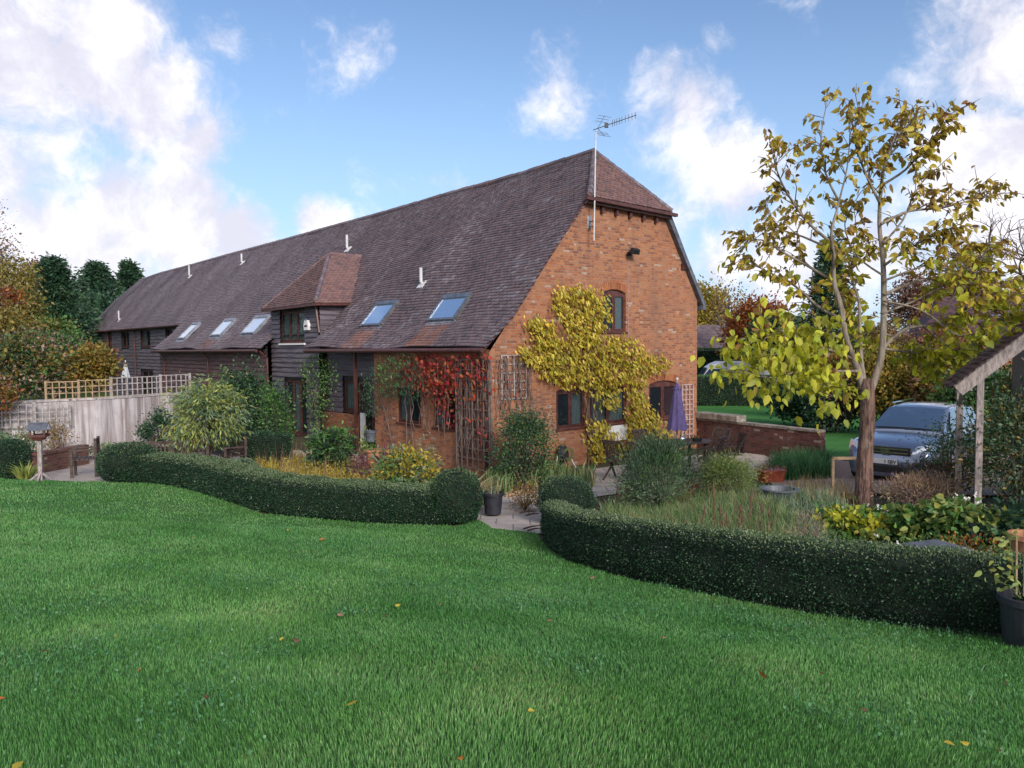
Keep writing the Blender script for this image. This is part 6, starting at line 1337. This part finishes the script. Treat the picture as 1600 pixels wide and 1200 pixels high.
for sx in (-1, 1):
    for sy in (-1, 1): mb.box((sx * .14, sy * .12, top_ - .2), (.025, .025, .16))
mb.build('roof_post', M_['wood_dark'], t); mb = MB(); mb.prism([(-.2, -.20, top_ - .14), (-.2, 0, top_ + .03), (-.2, .20, top_ - .14), (-.2, .16, top_ - .14), (-.2, 0, top_ - .01), (-.2, -.16, top_ - .14)], (.40, 0, 0)); mb.build('roof', M_['slate'], t)
mb = MB(); mb.prism([(.19, -.15, top_ - .135), (.19, 0, top_ - .012), (.19, .15, top_ - .135)], (.012, 0, 0)); mb.build('gable_board', M_['white'], t)
# pots
def pot(name, label, loc, r, h, mat, cat='plant pot', rim=.02, taper=.75, soil=True, bowl=False, ring=True):
    t = thing(name, label, cat, loc); mb = MB()
    pr = [(.001, 0), (r * taper, 0), (r * (taper + .06), h * .3), (r * .97, h - .06), (r * .97, h - .05), (r + rim, h - .05), (r + rim, h), (r * .92, h), (r * .88, h - .07)]
    if bowl: pr = [(.001, 0), (r * .5, 0), (r * .8, h * .4), (r, h - .03), (r + rim, h - .02), (r + rim, h), (r * .9, h), (r * .8, h * .6)]
    mb.lathe(pr, n=28); mb.build('pot', M_[mat], t, smooth=False)
    mb = MB(); mb.lathe([(.001, h - .08 if not bowl else h * .6), (r * .9, h - .09 if not bowl else h * .6)], n=20); mb.build('soil', M_['soil'], t); return t
b = G(770, 806); t = pot('plant_tub', 'dark blue-black plastic tub beside the box ball on the path', (b.x, b.y + .15, b.z + .01), .19, .40, 'plastic', 'plant pot', .015, .80); leaves('foliage', rng.normal(size=(50, 3)) * [.09, .09, .06] + [0, 0, .42], L['grey'], t, .07, .3); blades('shoots', np.c_[rng.normal(size=(14, 2)) * .07, np.full(14, .33)], L['straw'], t, .3, .006, .4)
b = G(1218, 784); pot('glazed_bowl', 'round dark glazed bowl with a pale rim on the gravel path', (b.x, b.y, b.z), .30, .24, 'slate', 'plant pot', .03, bowl=True)
b = GY(1206, 17.2); t = thing('red_planter', 'red glazed oblong planter near the garden wall', 'planter', b, .3); mb = MB(); mb.box((0, 0, .14), (.5, .26, .26), taper=1.15); mb.box((0, 0, .27), (.62, .34, .04)); mb.build('trough', M_['glazed'], t, bevel=.02); leaves('foliage', rng.normal(size=(150, 3)) * [.2, .1, .05] + [0, 0, .32], L['copper'], t, .07)
b = GY(1615, 7.5); zt_ = P(1600, 834, 7.5).z; pot('terracotta_pot', 'terracotta pot cut by the right edge of the picture', (b.x, b.y, zt_ - .38), .17, .38, 'terra', taper=.65)
b = GY(583, 18.4); b.z = -.02; t = pot('chimney_pot', 'tall buff terracotta chimney pot planter by the porch', (b.x, b.y, b.z), .19, .80, 'terra', 'planter', .03, .9)
leaves('foliage', rng.normal(size=(60, 3)) * [.08, .08, .08] + [0, 0, .86], L['green'], t, .1, .4)
b = GY(578, 18.9); t = pot('hanging_bucket', 'green-grey bucket planter hanging on the porch corner', (b.x, b.y, P(578, 690, 18.9).z), .14, .27, 'slate', 'planter', .015, .75); mb = MB(); mb.tube([(-.13, 0, .26), (0, 0, .5), (.13, 0, .26)], .006, 5); mb.build('handle', M_['black'], t)
b = GY(597, 18.0); b.z = -.02; t = thing('cordyline', 'purple spiky cordyline in front of the brick side wall', 'plant', b); mb = MB(); mb.tube([(-.1, 0, 0), (0, 0, .5)], .03, 6); mb.tube([(.02, .02, 0), (-.22, 0, .35), (-.05, 0, .55)], .022, 6); mb.build('stem', M_['terra'], t)
q = np.tile([0, 0, .5], (60, 1)) + rng.normal(size=(60, 3)) * .03; D = rng.normal(size=(60, 3)); D[:, 2] = np.abs(D[:, 2]) * .9; leaves('spiky_leaves', q, L['purple'], t, .55, .09, D=D, jit=.1)
b = GY(547, 18.6); b.z = 0; t = thing('zinc_planter', 'small pale zinc planter by the porch post', 'planter', b, .4); mb = MB(); mb.box((0, 0, .17), (.2, .2, .34), taper=1.5); mb.build('tub', M_['greymetal'], t); mb = MB(); mb.box((0, 0, .343), (.27, .27, .01)); mb.build('soil', M_['soil'], t)
# hose reel on the gable
q = wv_(on_s(880, 709, -.2)); t = thing('hose_reel', 'dark grey hose reel box leaning on the gable wall', 'hose reel', q, BANG); mb = MB(); mb.lathe([(.001, -.09), (.2, -.09), (.24, -.05), (.24, .05), (.2, .09), (.001, .09)], n=24); o = mb.build('reel_case', M_['plastic'], t, smooth=False); o.rotation_euler = (math.radians(82), 0, .5)
for k in range(3): m2 = MB(); m2.tube([(.05 + (.13 + .03 * k) * math.cos(a), -.13 - .01 * k, (.11 + .03 * k) * math.sin(a)) for a in np.linspace(0, 6.2, 18)], .012, 6); m2.build('hose_coil', M_['dgreen'] if 'dgreen' in M_ else M_['stem'], t)
mb = MB(); mb.tube([(.22, -.05, -.12), (.42, -.06, -.42)], .02, 6); mb.tube([(-.2, 0, 0), (-.3, 0, -.5)], .012, 6); mb.build('handle', M_['white'], t)
# wooden hoop rail by the drive
a_, b_ = GY(1303, 13.9), GY(1352, 13.9); t = thing('wooden_rail', 'low tan wooden rail frame left of the catalpa trunk', 'rail', a_); mb = MB(); h = P(1303, 716, 13.9).z - a_.z
mb.bar((0, 0, h), (b_.x - a_.x, 0, h), .05, .05); mb.build('rail', M_['trellis'], t)
for x in (0, b_.x - a_.x): m2 = MB(); m2.box((x, 0, h / 2), (.045, .045, h)); m2.build('post', M_['trellis'], t)
# slate-topped brick block behind the near hedge
c = P(1463, 853, 7.5); g_ = tz(c.x, c.y); t = thing('brick_pier', 'low brick pier with a blue slate top behind the near hedge', 'pier', (c.x, c.y, g_), .35); hh = c.z - g_
mb = MB(); mb.box((0, 0, hh / 2 - .03), (.36, .34, hh - .06)); mb.build('brick_base', M_['brickdark'], t); mb = MB(); mb.box((0, 0, hh - .02), (.47, .42, .04)); mb.build('slate_top', M_['slate'], t, bevel=.006)
# black pot with canes at the right edge
b = P(1600, 1026, 5.75); g_ = tz(b.x, b.y); t = pot('nursery_pot', 'black nursery pot with canes and a young plant at the bottom right', (b.x + .05, b.y, g_ - .01), .22, .40, 'plastic', rim=.012, taper=.82)
mb = MB(); mb.box((0, 0, 0), (.075, .004, .045)); o = mb.build('label_sticker', M_['white'], t); o.location = (-.12, -.178, .13); o.rotation_euler = (-.1, 0, -.55)
mb = MB(); mb.tube([(-.06, 0, .4), (-.05, .02, .95), (-.02, .03, 1.15)], .010, 6); mb.tube([(-.10, .03, .4), (-.11, .03, .86)], .007, 6); mb.tube([(.0, 0, .4), (.06, 0, .6), (-.02, .02, .85)], .008, 6); mb.tube([(-.05, 0, .88), (.4, -.1, .86)], .004, 5); mb.tube([(.03, 0, .4), (.10, 0, .65)], .008, 6); mb.build('cane', M_['trellis'], t)
mb = MB(); st_ = [[(-.12, -.05, .4), (-.2, -.08, .62), (-.24, -.08, .9)], [(-.12, -.05, .4), (-.26, -.1, .52), (-.34, -.1, .56)], [(-.2, -.08, .7), (-.3, -.09, .8), (-.33, -.09, .78)]]
for s_ in st_: mb.tube(s_, .004, 4)
mb.build('stems', M_['stem'], t); q = np.array([s_[i] for s_ in st_ for i in (1, 2)]); q = np.repeat(q, 9, 0) + rng.normal(size=(54, 3)) * .04; leaves('foliage', q, L['lime'], t, .06, .5, big=True)
# bed edging and sticks on the path
a_, b_ = G(792, 776), G(842, 770); t = thing('bed_edging', 'low pale wooden log edging along the path border', 'edging', a_, math.atan2(b_.y - a_.y, b_.x - a_.x)); mb = MB(); Ln = (b_ - a_).length
for i in range(int(Ln / .075)): mb.tube([(i * .075, 0, -.02), (i * .075, 0, .10 + random.uniform(-.01, .01))], .034, 8)
mb.build('log_row', M_['trellis'], t)
for i, (x0, y0, x1, y1) in enumerate([(812, 803, 838, 800), (822, 807, 842, 804), (818, 828, 845, 823), (824, 831, 846, 827)]):
    a_, b_ = G(x0, y0, .03), G(x1, y1, .03); mb = MB(); mb.tube([Vector((0, 0, .02)), (b_ - a_) * .5 + Vector((0, 0, .035)), b_ - a_ + Vector((0, 0, .02))], [.016, .014, .009], 6); o = mb.build('stick', M_['deadstem'], smooth=True); o.location = a_
    meta(o, ['dark stick on the paving, upper of the far pair', 'dark stick on the paving, lower of the far pair', 'dark stick at the lawn edge, upper of the near pair', 'dark stick at the lawn edge, lower of the near pair'][i], 'stick', 'sticks lying on the path')
# fallen leaves: each one an object
protos = {}
for nm, mk in (('yellow', 'gold'), ('brown', 'copper'), ('orange', 'orange')):
    for v in range(3):
        tmp = leaves('fallen_leaf', np.array([[-.5, 0, 0]]), L[mk], None, 1.0, .42, D=np.array([[1, 0, .1]]), jit=.12, big=True); protos[(nm, v)] = tmp.data; bpy.data.objects.remove(tmp)
FL = [(549, 1097, 'yellow', .075), (462, 1002, 'brown', .10), (600, 961, 'brown', .10), (1190, 1054, 'orange', .09), (1487, 1162, 'yellow', .07), (1562, 1172, 'orange', .06), (622, 946, 'yellow', .06), (318, 1091, 'brown', .08), (1508, 1162, 'yellow', .05), (503, 843, 'orange', .09), (302, 840, 'orange', .08), (440, 998, 'yellow', .04), (30, 1196, 'yellow', .07), (3, 1092, 'orange', .08),
      (855, 969, 'brown', .07), (852, 937, 'brown', .06), (927, 903, 'brown', .08), (1575, 1067, 'brown', .10), (1205, 1022, 'yellow', .04), (1120, 907, 'yellow', .05), (690, 943, 'brown', .05), (532, 960, 'brown', .06), (573, 954, 'yellow', .04), (720, 1185, 'orange', .05), (1450, 935, 'brown', .06), (1285, 1052, 'brown', .05), (182, 995, 'yellow', .05), (158, 913, 'orange', .05), (426, 898, 'yellow', .05), (333, 973, 'yellow', .04), (217, 1047, 'orange', .03),
      (744, 1045, 'brown', .05), (1040, 996, 'brown', .05), (960, 1090, 'yellow', .04), (1350, 1110, 'brown', .05), (830, 1110, 'yellow', .04), (70, 1015, 'brown', .05), (310, 858, 'yellow', .05), (515, 860, 'orange', .04), (1100, 1150, 'brown', .04), (90, 868, 'yellow', .05), (450, 828, 'yellow', .05), (660, 900, 'yellow', .04), (1007, 932, 'brown', .05), (1230, 983, 'brown', .05)]
for i, (x, y, c, s) in enumerate(FL):
    p = G(x, y, .035); o = bpy.data.objects.new('fallen_leaf', protos[(c, i % 3)]); C.objects.link(o); o.location = p; o.scale = (s * .9,) * 3; o.rotation_euler = (random.uniform(-.3, .3), random.uniform(-.3, .3), random.uniform(0, 6))
    meta(o, {(549, 1097): 'largest bright yellow fallen leaf in the lawn foreground', (1190, 1054): 'pale orange fallen leaf in the right foreground of the lawn'}.get((x, y), {'yellow': 'small yellow fallen leaf lying in the lawn grass', 'brown': 'small curled brown fallen leaf lying in the lawn grass', 'orange': 'small orange fallen leaf lying in the lawn grass'}[c]), 'fallen leaf', 'fallen leaves on the lawn, ' + c)

# clover patches and stray weeds in the near lawn
cpts = []
for _ in range(46):
    c = np.array([random.uniform(-4.5, 4.5), random.uniform(2.6, 8.5)]); rr_ = random.uniform(.12, .45); k = int(150 * rr_ / .3); cpts.append(c + rng.normal(size=(k, 2)) * rr_ * .85)
cpts = np.vstack(cpts); cpts = cpts[in_poly(cpts, lawn_poly)]
L['clover'] = leafm('clover_leaves', [(.06, .19, .07), (.085, .24, .10), (.12, .27, .13)], .3, 1, .45, .3)
meta(leaves('lawn_clover', ground_pts(cpts, .035) + np.c_[np.zeros((len(cpts), 2)), rng.uniform(-.01, .012, len(cpts))], L['clover'], None, .019, .9, D=np.tile([0, 0, .15], (len(cpts), 1)), jit=1.), 'patches of pale clover growing in the lawn', 'clover', kind='stuff')
bl = ground_pts(cpts[rng.choice(len(cpts), 2500)], 0); meta(blades('lawn_tufts', bl, L['clover'], None, .085, .0032, 1.1), 'coarse blue-green grass tufts standing above the lawn', 'grass tufts', kind='stuff')
